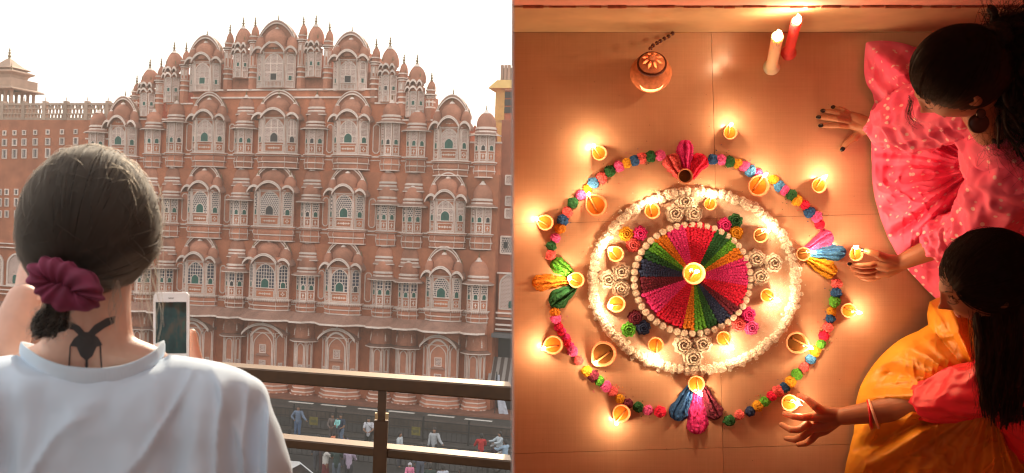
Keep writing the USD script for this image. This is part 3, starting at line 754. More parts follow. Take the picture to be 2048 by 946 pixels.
for py in (190, 205, 220):
    x, z = Ft(1018, py); MB().box(x - .35, x + .4, yt - .06, yt + .05, z - .22, z + .22).build('opening', DARK, tw)
x, z = Ft(1018, 181); MB().box(x - .5, x + .5, yt - .12, yt + .05, z, z + .3).build('lintel', TRIM, tw)
x, z = Ft(998, 243); MB().box(xt0 - .2, xt1, yt - .12, yt, z - .1, z + .1).build('moulding', TRIM, tw)
cw = thing('crenellated_wall', 'low crenellated wall linking the palace and the ochre tower', 'wall', m=PM)
xa, za = F(932, 252, -4); xb_ = F(992, 252, -4)[0]
MB().box(xa, xb_, 4, 4.5, za - 3, za - .35).build('wall', RED, cw)
n = 9
for k in range(n):
    x = xa + (xb_ - xa) * (k + .5) / n
    MB().poly([(x - .11, za - .36), (x + .11, za - .36), (x + .11, za - .1), (x, za + .08), (x - .11, za - .1)], 0, .3, lambda v: np.column_stack([v[:, 0], v[:, 2] + 4.1, v[:, 1]])).build('merlon', RED, cw)
# ------------------------------------------------------------------ candlelit room: its tiled floor faces the camera; local frame x right, y up the picture, z off the floor
D = 3.0
RF = [RV, UV, -WV]
def RP(px, py, h=0.0):
    """room-local point seen at photo pixel, h metres off the floor"""
    k = (D - h) / FPX
    return np.array([(px - CX) * k, -(py - CY) * k, h])
def RW(q): q = np.asarray(q, float); return CAM + D * WV + q[0] * RV + q[1] * UV - q[2] * WV
RM0 = frame(RF, RW((0, 0, 0)))
def rthing(name, label, cat, q=(0, 0, 0), group=None): return thing(name, label, cat, group, m=frame(RF, RW(q)))
PXM = D / FPX                                            # metres per pixel on the floor

TILE = usdkit.material(stage, '/World/Looks/floor_tile', {
    'tc': ('texture_coordinate', {}), 'mp': ('mapping', {'scale': (420.0, 7.0, 1.0)}), 'mq': ('mapping', {'scale': (7.0, 420.0, 1.0)}),
    'n1': ('noise_texture', {'scale': 1.0, 'detail': 3.0}), 'n2': ('noise_texture', {'scale': 1.0, 'detail': 3.0}), 'n3': ('noise_texture', {'scale': 5.0, 'detail': 6.0}),
    'm1': ('mix', {'mix_type': 'mix', 'fac': 0.5}), 'm2': ('mix', {'mix_type': 'mix', 'fac': 0.35}),
    'r': ('rgb_ramp', {'ramp': [(0.32, (0.50, 0.305, 0.19)), (0.68, (0.63, 0.395, 0.26))]}),
    'rr': ('map_range', {'from_min': 0.3, 'from_max': 0.7, 'to_min': 0.16, 'to_max': 0.34}),
    'p': ('principled_bsdf', {'roughness': 0.22, 'ior': 1.45})},
    [('tc.object', 'mp.vector'), ('tc.object', 'mq.vector'), ('mp.vector', 'n1.vector'), ('mq.vector', 'n2.vector'), ('tc.object', 'n3.vector'),
     ('n1.color', 'm1.color1'), ('n2.color', 'm1.color2'), ('m1.color', 'm2.color1'), ('n3.color', 'm2.color2'), ('m2.color', 'r.fac'), ('n3.fac', 'rr.value'),
     ('rr.result', 'p.roughness'), ('r.color', 'p.base_color')], surface='p.BSDF')
GROUT = mat('grout', (0.30, 0.18, 0.12), .9)
PLASTER = mat('pink_plaster', (0.82, 0.42, 0.36), .8, var=.12, scale=6, bump=.3, bscale=30)
SKIRT = mat('skirting_tile', (0.55, 0.40, 0.24), .35, var=.15, scale=7)
WARMW = mat('warm_wall', (0.82, 0.38, 0.28), .8)

YT_ = RP(1500, 63)[1]; XR, YB = 2.75, -1.55; HC = 3.6
KP = (1024 - CX) / FPX; XL = KP * D + .0015           # the partition stands along x = KP * depth
# partition between the balcony and the room: a thin sheet standing in the plane of the picture's middle line
ang = math.atan2(1024 - CX, FPX)
pdir = RV * math.sin(ang) + WV * math.cos(ang); pnor = RV * math.cos(ang) - WV * math.sin(ang)
def part_box(a, b, z0, z1, t, name, mt, t0=0.0, **kw):
    v = np.array([CAM + pdir * s + UV * z + pnor * x for z in (z0, z1) for s in (a, b) for x in (t0, t)])
    mb = MB().add(v, [[0, 1, 3, 2], [4, 6, 7, 5], [0, 4, 5, 1], [2, 3, 7, 6], [0, 2, 6, 4], [1, 5, 7, 3]])
    return mb.build(name, mt, **kw)
part_box(.80, 3.6, -1.62, 1.3, .0011, 'partition_wall', mat('brown_sheet', (.33, .17, .11), .7), label='thin partition with a pale edge between the sunny balcony and the candlelit floor', category='wall')
part_box(.793, .7995, -1.62, 1.3, .0012, 'edge_strip', mat('pale_edge', (.75, .70, .66), .6), t0=-.0003, label='pale edge strip along the front of the thin partition', category='trim')
part_box(-.62, -.40, -1.62, 1.3, .05, 'room_wall', WARMW, kind='structure')
def slab(y0, y1, z0, z1, name, mt, parent):
    mb = MB(); a = lambda z: KP * (D - z) + .0015
    mb.add([[a(z), y, z] if x == 0 else [XR, y, z] for z in (z0, z1) for y in (y0, y1) for x in (0, 1)], [[0, 2, 3, 1], [4, 5, 7, 6], [0, 1, 5, 4], [2, 6, 7, 3], [0, 4, 6, 2], [1, 3, 7, 5]])
    return mb.build(name, mt, parent)
room = thing('room', kind='structure', m=RM0)
# floor of large tiles with fine joints
fl = thing('floor', kind='structure', m=RM0)
slab(YB, YT_ + .02, -.06, -.004, 'grout_bed', GROUT, fl)
ta = math.radians(1.6); tsz = .688; t0 = RP(1414, 63)[:2]; T0 = RP(1433, 437)[:2]
for i in range(-3, 4):
    for j in range(-3, 3):
        g = Polygon([(i * tsz + a * .0012, j * tsz + b * .0012) if False else ((i + (a > 0)) * tsz - a * .0006, (j + (b > 0)) * tsz - b * .0006) for a, b in ((-1, -1), (1, -1), (1, 1), (-1, 1))])
        pts = np.array(g.exterior.coords)[:-1]; R = np.array([[math.cos(ta), -math.sin(ta)], [math.sin(ta), math.cos(ta)]])
        pg = Polygon(pts @ R.T + T0).intersection(Polygon(rect(XL, XR - .02, YB, YT_ - .003)))
        if pg.is_empty or pg.area < .002: continue
        MB().poly(pg, -.012, 0.0).build('tile', TILE, fl)
# wall at the top of the picture: skirting tiles, a crumbly seam and pink plaster
hs = .34
slab(YT_ - .002, YT_ + .05, .0, hs, 'skirting', SKIRT, room)
slab(YT_ + .003, YT_ + .10, hs - .01, HC, 'wall', PLASTER, room)
seam = MB(); x = XL
while x < XR:
    w = rng.uniform(.01, .08); seam.box(x, x + w, YT_ - .0025 - rng.uniform(0, .002), YT_ + .01, hs - .002, hs + rng.uniform(.0005, .007) * (rng.random() < .7)  + .0003); x += w * rng.uniform(.9, 2.2)
seam.build('seam', mat('seam_mortar', (.42, .18, .12), .95, var=.4, scale=40), room, kind='stuff')
MB().box(XR, XR + .1, YB, YT_ + .1, -.05, HC).build('wall', WARMW, room)
slab(YB - .1, YB, -.05, HC, 'wall', WARMW, room)
slab(YB - .1, YT_ + .1, HC, HC + .1, 'ceiling', WARMW, room)

# ------------------------------------------------------------------ clay lamps
CLAY = usdkit.material(stage, '/World/Looks/terracotta', {'tc': ('texture_coordinate', {}), 'n': ('noise_texture', {'scale': 70.0, 'detail': 5.0}), 'r': ('rgb_ramp', {'ramp': [(.3, (.42, .145, .06)), (.7, (.68, .27, .125))]}), 'oi': ('object_info', {}), 'ov': ('map_range', {'from_min': 0.0, 'from_max': 1.0, 'to_min': .75, 'to_max': 1.12}),
    'h': ('hsv', {}), 'bn': ('noise_texture', {'scale': 300.0}), 'b': ('bump', {'strength': .25, 'distance': .001}), 'p': ('principled_bsdf', {'roughness': .72})},
    [('tc.object', 'n.vector'), ('tc.object', 'bn.vector'), ('bn.fac', 'b.height'), ('b.normal', 'p.normal'), ('n.fac', 'r.fac'), ('oi.random', 'ov.value'), ('ov.result', 'h.value'), ('r.color', 'h.color'), ('h.color', 'p.base_color')], surface='p.BSDF')
OIL = mat('amber_oil', (0.42, 0.12, 0.015), .08, **{'ior': 1.47})
OILD = mat('dark_oil', (0.10, 0.045, 0.012), .08, **{'ior': 1.47})
WICK = mat('cotton_wick', (0.62, 0.36, 0.12), .9)
BURNT = mat('burnt_wick', (0.04, 0.03, 0.02), .9)
FLAME = usdkit.material(stage, '/World/Looks/flame', {'e': ('emission', {'color': (1.0, 0.78, 0.42), 'strength': 30.0}), 't': ('transparent_bsdf', {}), 'a': ('add_closure', {})},
                        [('e.emission', 'a.closure1'), ('t.BSDF', 'a.closure2')], surface='a.closure')
POWER = 0.108
def flame_mesh(h, r, lean=(0, 0)):
    mb = MB(); t = np.linspace(0, 1, 9); rr = r * np.sin(PI * t ** .62) ** .9
    mb.lathe(list(zip(np.maximum(rr, 0), t * h)), 10)
    mb.xf(lambda v: v + np.column_stack([lean[0] * (v[:, 2] / h) ** 2, lean[1] * (v[:, 2] / h) ** 2, 0 * v[:, 2]])); return mb
def flame(parent, p, h, r, power=1.0, lean=(0, 0)):
    mb = flame_mesh(h, r, lean); mb.xf(lambda v: v + p); mb.build('flame', FLAME, parent, smooth=True)
    l = UsdLux.SphereLight.Define(stage, f'{parent}/{numbered(parent, "flame_light")}')
    l.CreateRadiusAttr(.005); l.CreateNormalizeAttr(True); l.CreateIntensityAttr(POWER * power); l.CreateColorAttr(Gf.Vec3f(1.0, .53, .28))
    l.AddTranslateOp().Set(Gf.Vec3d(*map(float, np.array(p) + [lean[0] * .3, lean[1] * .3, h * .45])))
def diya(px, py, rpx, fpx, label, group=None, dark=False, lift=0.0, tall=1.0, power=1.0, wick_from=None, oil=True):
    r = rpx * PXM; hb = (.026 if rpx < 20 else .034) * tall
    c = RP(px, py, lift + hb)                            # the rim is what one sees at the pixel
    base = np.array([c[0], c[1], lift]); f = rthing('clay_lamp', label, 'oil lamp', base, group)
    sp = None
    if fpx: d = RP(*fpx, lift + hb + .004)[:2] - base[:2]; L = np.linalg.norm(d); sp = d / (L + 1e-9)
    prof = [(0, 0), (.55 * r, 0), (.62 * r, .12 * hb), (.92 * r, .62 * hb), (1.02 * r, .93 * hb), (.99 * r, hb), (.93 * r, hb), (.86 * r, .9 * hb), (.72 * r, .5 * hb), (.45 * r, .22 * hb), (0, .16 * hb)]
    mb = MB().lathe(prof, 30)
    if sp is not None and L > r * .5:                    # the pinched lip where the wick lies
        def pinch(v):
            rr = np.linalg.norm(v[:, :2], axis=1) + 1e-9; cs = (v[:, 0] * sp[0] + v[:, 1] * sp[1]) / rr
            k = np.clip((cs - .8) / .2, 0, 1) ** 1.5 * (v[:, 2] / hb) ** 2 * np.clip(rr / r, 0, 1); v = v.copy()
            v[:, 0] += sp[0] * k * r * .22; v[:, 1] += sp[1] * k * r * .22; v[:, 2] -= k * hb * .10; return v
        mb.xf(pinch)
    wob = rng.uniform(0, 9); mb.xf(lambda v: v * (1 + .012 * np.sin(3 * np.arctan2(v[:, 1], v[:, 0]) + wob))[:, None])
    mb.build('bowl', CLAY, f, smooth=45)
    MB().lathe([(0, .70 * hb), (.80 * r, .70 * hb)][::-1], 26).build('oil', OILD if dark else OIL, f)
    if fpx:
        if L > r * 1.25: d = sp * r * 1.25
        tip = np.array([d[0], d[1], hb + .004]); a = np.array([-sp[0] * r * .45 - sp[1] * r * .25, -sp[1] * r * .45 + sp[0] * r * .25, .72 * hb])
        if L < r * .6: a = np.array([-.3 * r, -.5 * r, .72 * hb]) ; 
        m = (a + tip) / 2 + [0, 0, .03 * hb]; u = np.linspace(0, 1, 9)[:, None]
        pts = (1 - u) ** 2 * a + 2 * u * (1 - u) * m + u * u * tip
        MB().tube(pts, .0019 if rpx < 20 else .0026, 6).build('wick', WICK, f, smooth=True)
        MB().tube(np.array([tip, tip + [0, 0, .004]]), .0015, 6).build('wick_tip', BURNT, f)
        q = rng.uniform(.82, 1.2); flame(f, tip + [0, 0, -.001], .027 * q, .0058 * q ** .5, power * q, (sp[0] * .006 + rng.normal(0, .0025), sp[1] * .006 + rng.normal(0, .0025)))
    return f
GL = 'small lit clay lamps around the rangoli'
LAMPS = [(1199, 306, 15, (1186, 292), 'small lit clay lamp at upper left, alone outside the flower ring'), (1461, 265, 14, (1461, 250), 'topmost lit clay lamp, above the flower ring'),
 (1518, 372, 21, (1528, 351), 'large lit clay lamp on the flower ring at its upper right'), (1639, 371, 15, (1645, 356), 'small lit clay lamp right of the ring, below the flat resting hand'),
 (1193, 411, 22, (1176, 388), 'large lit clay lamp beside the flower ring at its upper left'), (1091, 445, 16, (1073, 438), 'lit clay lamp outside the ring, close to the partition at left'),
 (1305, 422, 16, (1300, 406), 'lit clay lamp left of the top white rosettes inside the white ring'), (1421, 408, 13, (1423, 394), 'lit clay lamp right of the top white rosettes inside the white ring'),
 (1232, 508, 16, (1220, 498), 'lit clay lamp above the left white rosettes, under the yellow and pink ones'), (1153, 560, 16, (1139, 556), 'lit clay lamp at the tip of the green and orange powder petals'),
 (1522, 471, 15, (1534, 462), 'dark lit clay lamp beside the green and yellow rosettes'), (1607, 508, 14, (1623, 504), 'lit clay lamp at the tip of the pink, blue and yellow petals'),
 (1234, 608, 17, (1221, 612), 'lit clay lamp below the left white rosettes'), (1535, 591, 14, (1552, 600), 'lit clay lamp below the right white rosettes'),
 (1698, 621, 15, (1716, 625), 'lit clay lamp outside the ring at right, below the hand holding a lamp'), (1595, 686, 22, (1619, 694), 'large dark lit clay lamp at lower right beside the ring'),
 (1208, 708, 25, (1191, 725), 'largest dark lit clay lamp at lower left inside the flower ring'), (1107, 690, 19, (1088, 696), 'lit clay lamp left of the crimson rope part of the ring'),
 (1312, 690, 16, (1313, 711), 'lit clay lamp left of the bottom white rosettes'), (1448, 677, 15, (1465, 697), 'lit clay lamp right of the bottom white rosettes'),
 (1393, 768, 17, (1398, 785), 'lit clay lamp at the tip of the blue, pink and maroon petals'), (1243, 827, 18, (1232, 845), 'lowest lit clay lamp, outside the ring at lower left')]
for x, y, r, f, lab in LAMPS:
    diya(x, y, r, f, lab, GL, dark=lab.find('dark') >= 0 or x == 1607)
diya(1371, 352, 15, None, 'unlit clay lamp of dark oil between the crimson powder petals', dark=True)
diya(1389, 547, 22, (1391, 543), 'tall lit clay lamp in the middle of the coloured cord fan', tall=1.7, power=1.2)
# two tall wax candles near the wall
def candle(base, top, rpx, col, label, fl, h):
    a, b = RP(*base), RP(*top); b = RP(top[0], top[1], h)
    f = rthing('wax_candle', label, 'candle', a); ax = b - a; L = np.linalg.norm(ax); zz = ax / L; xx = np.cross([0, 1, 0], zz); xx /= np.linalg.norm(xx); yy = np.cross(zz, xx)
    R = np.stack([xx, yy, zz]); r = rpx * PXM
    mb = MB().lathe([(0, 0), (1.55 * r, 0), (1.5 * r, .006), (1.1 * r, .018), (1.0 * r, .03), (.96 * r, L * .6), (.98 * r, L - .004), (.85 * r, L), (.5 * r, L - .003), (0, L - .004)], 22)
    mb.xf(lambda v: v @ R + 0); W = mat(f'wax_{"red" if col[1] < .2 else "white"}', col, .4, subsurface_weight=.6, subsurface_scale=.02)
    mb.build('wax', W, f, smooth=50)
    for k in range(4):
        t = rng.uniform(0, 2 * PI); q = MB().lathe([(0, 0), (.0022, .004), (.0016, .02), (0, .028)], 6); q.xf(lambda v: v + [math.cos(t) * r * .97, math.sin(t) * r * .97, L - .035 - k * .01]); q.xf(lambda v: v @ R); q.build('wax_drip', W, f, smooth=True)
    tip = zz * L; MB().tube(np.array([tip - zz * .004, tip + zz * .008]), .0012, 6).build('wick', BURNT, f)
    d = RP(fl[0], fl[1], h) - b
    flame(f, tip + zz * .004, .046, .0085, 1.5, (d[0] * 1.0, d[1] * 1.0))
candle((1577, 106), (1593, 42), 10, (.75, .05, .06), 'tall pink-red wax candle burning beside the skirting', (1583, 36), .30)
candle((1543, 134), (1555, 72), 11, (.72, .50, .36), 'pale melted wax candle burning left of the red candle', (1544, 66), .27)

# ------------------------------------------------------------------ clay lantern with a bead string
def lantern():
    a, k = RP(1298, 163, .012), RP(1300, 106, .135)
    f = rthing('clay_lantern', 'round terracotta lantern with cut-out lid and a lit lamp inside', 'lantern', a)
    zz = np.array([-.13, .44, .89]); zz /= np.linalg.norm(zz); xx = np.cross([0, 1, 0], zz); xx /= np.linalg.norm(xx); yy = np.cross(zz, xx); R = np.stack([xx, yy, zz])
    pl = lambda m: (m.vertices @ R + [0, 0, .012], m.faces)
    prof = [(0.0, 0), (.034, 0), (.05, .012), (.0595, .032), (.0605, .046), (.054, .064), (.044, .076), (.036, .083)]
    inner = [(.032, .083), (.040, .075), (.049, .063), (.0555, .046), (.0545, .032), (.045, .014), (.03, .005), (0, .005)]
    body = m3.Manifold.revolve(m3.CrossSection([[(x, y) for x, y in prof + inner]]), 48)
    smile = [(-.034, .052), (-.022, .046), (0, .0435), (.022, .046), (.034, .052), (.026, .034), (.012, .025), (-.012, .025), (-.026, .034)]
    cut = m3.Manifold.extrude(m3.CrossSection([smile[::-1]]), .06).rotate((90, 0, 0)).translate((0, -.012, 0))
    q = (body - cut).to_mesh(); m = trimesh.Trimesh(q.vert_properties[:, :3], q.tri_verts)
    put(pl(m), 'body', CLAY, f, smooth=40)
    lidp = [(.034, .083), (.038, .086), (.036, .094), (.029, .104), (.018, .112), (.009, .117), (.0075, .128), (.003, .136), (0, .137)]
    lid = m3.Manifold.revolve(m3.CrossSection([lidp + [(0, .110), (.015, .108), (.026, .099), (.032, .092), (.031, .083)]]), 40)
    drop = [(0, -.009), (.0045, -.002), (.003, .006), (0, .01), (-.003, .006), (-.0045, -.002)]
    for j in range(8):
        hole = m3.Manifold.extrude(m3.CrossSection([drop]), .06).translate((0, -.021, .07)).rotate((0, 0, 45 * j + 22)); lid -= hole
    q = lid.to_mesh(); put(pl(trimesh.Trimesh(q.vert_properties[:, :3], q.tri_verts)), 'lid', CLAY, f, smooth=40)
    mb = MB().lathe([(.036, .0815), (.0425, .0835), (.0425, .089), (.036, .0905)], 40); mb.xf(lambda v: v @ R + [0, 0, .012]); mb.build('dark_ring', mat('dark_brown_paint', (.10, .02, .012), .5), f, smooth=40)
    flame(f, np.array([0, -.022, .022]) @ R + [0, 0, .012], .026, .006, .8)
    s = rthing('bead_string', 'string of dark brown beads trailing from lantern knob to skirting', 'beads', RP(1302, 100, .0))
    o = RP(1302, 100); pts = [RP(px, py, h) - o for px, py, h in ((1301, 97, .12), (1306, 91, .10), (1314, 86, .08), (1321, 82, .06), (1329, 77, .045), (1337, 73, .03), (1345, 67, .014))]
    for p_ in pts:
        b = trimesh.creation.icosphere(2, .0062); b.apply_scale([1, 1, .85]); b.apply_translation(p_); put(b, 'bead', mat('dark_bead', (.10, .025, .02), .45), s, smooth=True)
    MB().tube(np.array([RP(1300, 101, .135) - o] + pts + [RP(1378, 65, .004) - o]), .0008, 5).build('cord', WICK, s)
lantern()

# ------------------------------------------------------------------ the rangoli: powder, flower clumps, beads, rosettes, cords
COL = {'pink': (.85, .11, .38), 'crimson': (.70, .012, .07), 'salmon': (.85, .13, .14), 'blue': (.02, .10, .30), 'sky': (.06, .26, .58), 'yellow': (.72, .36, .02), 'orange': (.75, .25, .02),
       'green': (.012, .11, .035), 'lime': (.10, .42, .04), 'maroon': (.14, .015, .045), 'navy': (.02, .045, .14), 'white': (.84, .70, .58), 'hot': (.88, .04, .28)}
def powder(c):
    return mat(f'{c}_powder', COL[c], .95, var=.5, scale=260, bump=.8, bscale=700, bdist=.0015)
ico = {k: trimesh.creation.icosphere(k) for k in (2, 3)}
def clump(r, flat=.62, seed=0, sub=3, rag=.62, freq=3.2):
    v = ico[sub].vertices.copy(); n = meshkit.fbm(v * freq + seed * 7.3, 3, seed % 50) - .5
    n2 = np.abs(meshkit.noise(v * freq * 2.4 + seed * 3.1, 3) - .5) + .5 * np.abs(meshkit.noise(v * freq * 5.1 + seed, 4) - .5)
    v = v * (1 + rag * n - rag * .55 * n2 + .5 * rag * (meshkit.noise(v * 1.6 + seed * 5.7, 9) - .5))[:, None]; v[:, 2] = np.maximum(v[:, 2], -.6); v *= [r, r, r * flat]; v[:, 2] += r * flat * .58
    return trimesh.Trimesh(v, ico[sub].faces, process=False)
Zs = lambda l, ox, oy, s: [(ox + u / s, oy + v / s, c) for u, v, c in l]
RINGF = (Zs([(615, 638, 'pink'), (575, 645, 'green'), (540, 652, 'salmon'), (512, 660, 'blue'), (477, 672, 'yellow'), (445, 685, 'pink'), (408, 705, 'green'), (375, 732, 'salmon'), (341, 753, 'sky'), (317, 777, 'yellow'),
             (290, 803, 'pink'), (257, 835, 'green'), (235, 870, 'salmon'), (215, 905, 'blue'), (207, 937, 'orange'), (833, 656, 'blue'), (867, 657, 'pink'), (900, 665, 'green'), (933, 673, 'yellow'), (963, 685, 'pink'), (985, 705, 'sky'), (1018, 712, 'pink')], 1020, 0, 2.056)
 + Zs([(262, 15, 'salmon'), (238, 57, 'blue'), (222, 103, 'orange'), (195, 155, 'pink'), (173, 200, 'green'), (168, 250, 'salmon'), (193, 568, 'orange'), (198, 605, 'pink')], 1040, 420, 2.782)
 + Zs([(325, 190, 'pink'), (360, 250, 'salmon'), (412, 315, 'yellow'), (452, 345, 'maroon'), (490, 375, 'lime'), (530, 410, 'pink'), (570, 440, 'salmon'), (615, 485, 'yellow'), (665, 515, 'maroon'), (727, 535, 'green'), (788, 555, 'pink'), (862, 565, 'crimson'),
       (1290, 620, 'green'), (1352, 585, 'salmon'), (1418, 562, 'navy'), (1465, 530, 'yellow'), (1510, 503, 'lime'), (1550, 470, 'crimson'), (1590, 440, 'salmon')], 1040, 640, 3.092)
 + Zs([(15, 678, 'lime'), (42, 657, 'crimson'), (67, 640, 'salmon'), (90, 625, 'blue'), (110, 605, 'yellow'), (135, 577, 'lime'), (163, 550, 'salmon'), (187, 520, 'sky'), (204, 490, 'yellow'), (225, 463, 'lime'), (235, 432, 'crimson'), (250, 400, 'salmon'), (261, 368, 'blue'),
       (266, 340, 'yellow'), (275, 305, 'lime'), (281, 272, 'blue'), (283, 238, 'salmon')], 1520, 440, 1.869)
 + Zs([(55, 740, 'yellow'), (75, 765, 'sky'), (98, 782, 'pink'), (125, 802, 'green'), (150, 825, 'yellow'), (182, 843, 'crimson'), (202, 875, 'blue'), (230, 893, 'pink'), (243, 925, 'crimson')], 1520, 0, 2.057))
CN = {'pink': 'pink', 'crimson': 'crimson', 'salmon': 'salmon pink', 'blue': 'deep blue', 'sky': 'bright blue', 'yellow': 'yellow', 'orange': 'orange', 'green': 'dark green', 'lime': 'bright green', 'maroon': 'maroon', 'navy': 'navy', 'white': 'white', 'hot': 'hot pink'}
RINGF.sort(key=lambda t: math.atan2(565 - t[1], t[0] - 1388))
def sector(x, y): return ('right', 'upper right', 'top', 'upper left', 'left', 'lower left', 'bottom', 'lower right')[int(round(math.atan2(565 - y, x - 1388) / (PI / 4))) % 8]
CLAB = {}
for k, (x, y, c) in enumerate(RINGF):
    nb = [CN[RINGF[(k + d) % len(RINGF)][2]] for d in (-1, 1)]; CLAB.setdefault((c, *nb, sector(x, y)), []).append(y)
for k, (x, y, c) in enumerate(RINGF):
    nb = [CN[RINGF[(k + d) % len(RINGF)][2]] for d in (-1, 1)]
    f = clump(rng.uniform(9.6, 12.0) * PXM, rng.uniform(.55, .75), k); q = RP(x, y)
    a = rng.uniform(0, 6.3); R = np.array([[math.cos(a), -math.sin(a), 0], [math.sin(a), math.cos(a), 0], [0, 0, 1]])
    put((f.vertices @ R.T, f.faces), 'flower_clump', powder(c), m=frame(RF, RW(q)), label=f'{CN[c]} flower clump between {nb[0]} and {nb[1]} ones, ' + (f'{sector(x, y)} of outer ring' if len(CLAB[(c, *nb, sector(x, y))]) == 1 else ('upper' if y == min(CLAB[(c, *nb, sector(x, y))]) else 'lower') + f' of two at {sector(x, y)}'), category='flower clump', group=f'{CN[c]} clumps of the outer ring')
rope = [(1113, 643), (1118, 654), (1124, 665), (1131, 677), (1137, 688), (1143, 698)]
rp = rthing('crimson_rope', 'crimson rope of packed petals in the flower ring at lower left', 'garland', RP(1128, 670))
for k, (x, y) in enumerate(rope):
    for j in range(3):
        f = clump(rng.uniform(6, 8.5) * PXM, .7, 300 + k * 3 + j); f.apply_translation(RP(x + rng.uniform(-4, 4), y + rng.uniform(-4, 4)) - RP(1128, 670)); put(f, 'petal_clump', powder('crimson' if j else 'hot'), rp)
# ring of white flower heads and the inner ring of round white beads
def ringpts(cx, cy, rx, ry, n): return [(cx + rx * math.cos(t), cy + ry * math.sin(t)) for t in np.arange(n) * 2 * PI / n]
wr = rthing('white_flower_ring', 'large ring of fluffy white flower heads around the rosettes', 'garland', RP(1388, 562))
for k, (x, y) in enumerate(ringpts(1388, 562, 203, 178, 92)):
    f = clump(rng.uniform(9.2, 11.4) * PXM, .75, 400 + k, 3, .45, 4.0); f.apply_translation(RP(x + rng.uniform(-2, 2), y + rng.uniform(-2, 2)) - RP(1388, 562)); put(f, 'flower_head', powder('white'), wr)
    if k % 2 == 0:
        f = clump(4.5 * PXM, .6, 700 + k, 2, .8); s = rng.uniform(1.035, 1.065) if rng.random() < .6 else .95
        f.apply_translation(RP(1388 + (x - 1388) * s, 562 + (y - 562) * s) - RP(1388, 562)); put(f, 'loose_floret', powder('white'), wr)
ir = rthing('white_bead_ring', 'inner ring of round white woolly beads around the coloured cords', 'garland', RP(1383, 558))
for k, (x, y) in enumerate(ringpts(1383, 558, 116, 108, 48)):
    f = clump(7.6 * PXM, .85, 800 + k, 2, .18, 2.5); f.apply_translation(RP(x, y) - RP(1383, 558)); put(f, 'bead', powder('white'), ir, smooth=True)
def rosette(x, y, r, c, label, group=None):
    R = r * PXM; nr, na = 20, 48; rr = np.linspace(0, 1, nr); aa = np.arange(na) * 2 * PI / na; ph = rng.uniform(0, 6)
    A, B = np.meshgrid(rr, aa, indexing='ij')
    edge = 1 + .07 * np.sin(9 * B + ph) * A ** 2 + .05 * np.sin(5 * B)
    h = .40 * (1 - A ** 3.2) + .13 * np.cos(A * 23 - B + ph) * np.sqrt(np.clip(1 - A, 0, 1)) - .16 * np.exp(-(A / .13) ** 2) + .04 * np.sin(11 * B + A * 9) * (A > .3)
    v = np.stack([A * edge * np.cos(B) * R, A * edge * np.sin(B) * R, np.maximum(h, 0) * R * 1.3 + .0012], -1)
    v += (meshkit.noise(v * 600, 5)[..., None] - .5) * .0022 * np.array([1, 1, 1.0]); mb = MB().grid(v, True)
    put(mb.mesh(), 'rosette', powder(c), m=frame(RF, RW(RP(x, y))), smooth=60, label=label, category='rosette', group=group)
def where(x, y, tri):
    cx_, cy_ = np.mean(tri, 0); dx, dy = x - cx_, y - cy_
    return ('upper' if dy < 0 else 'lower') if abs(dy) > abs(dx) * 1.6 else ('left' if dx < 0 else 'right') if abs(dx) > abs(dy) * 1.6 else ('upper ' if dy < 0 else 'lower ') + ('left' if dx < 0 else 'right')
for i, (nm, tri) in enumerate({'top': [(1369, 403), (1349, 427), (1386, 427)], 'left': [(1242, 543), (1216, 559), (1241, 577)], 'right': [(1511, 517), (1546, 526), (1519, 553)], 'bottom': [(1366, 689), (1404, 687), (1385, 715)]}.items()):
    for x, y in tri: rosette(x, y, 19 if nm != 'bottom' else 20.5, 'white', f'{where(x, y, tri)} white coiled rosette in the {nm} trio of white rosettes', 'white rosettes in trios')
for x, y, c, w in ((1252, 468, 'yellow', 'upper left'), (1280, 467, 'hot', 'upper left'), (1266, 490, 'salmon', 'upper left'), (1449, 450, 'hot', 'upper right'), (1470, 442, 'green', 'upper right'), (1471, 465, 'yellow', 'upper right'),
                   (1270, 635, 'maroon', 'lower left'), (1257, 659, 'lime', 'lower left'), (1286, 655, 'navy', 'lower left'), (1496, 629, 'hot', 'lower right'), (1477, 648, 'salmon', 'lower right'), (1502, 655, 'pink', 'lower right')):
    rosette(x, y, 15, c, f'{CN[c]} coiled rosette in the {w} trio beside the bead ring')
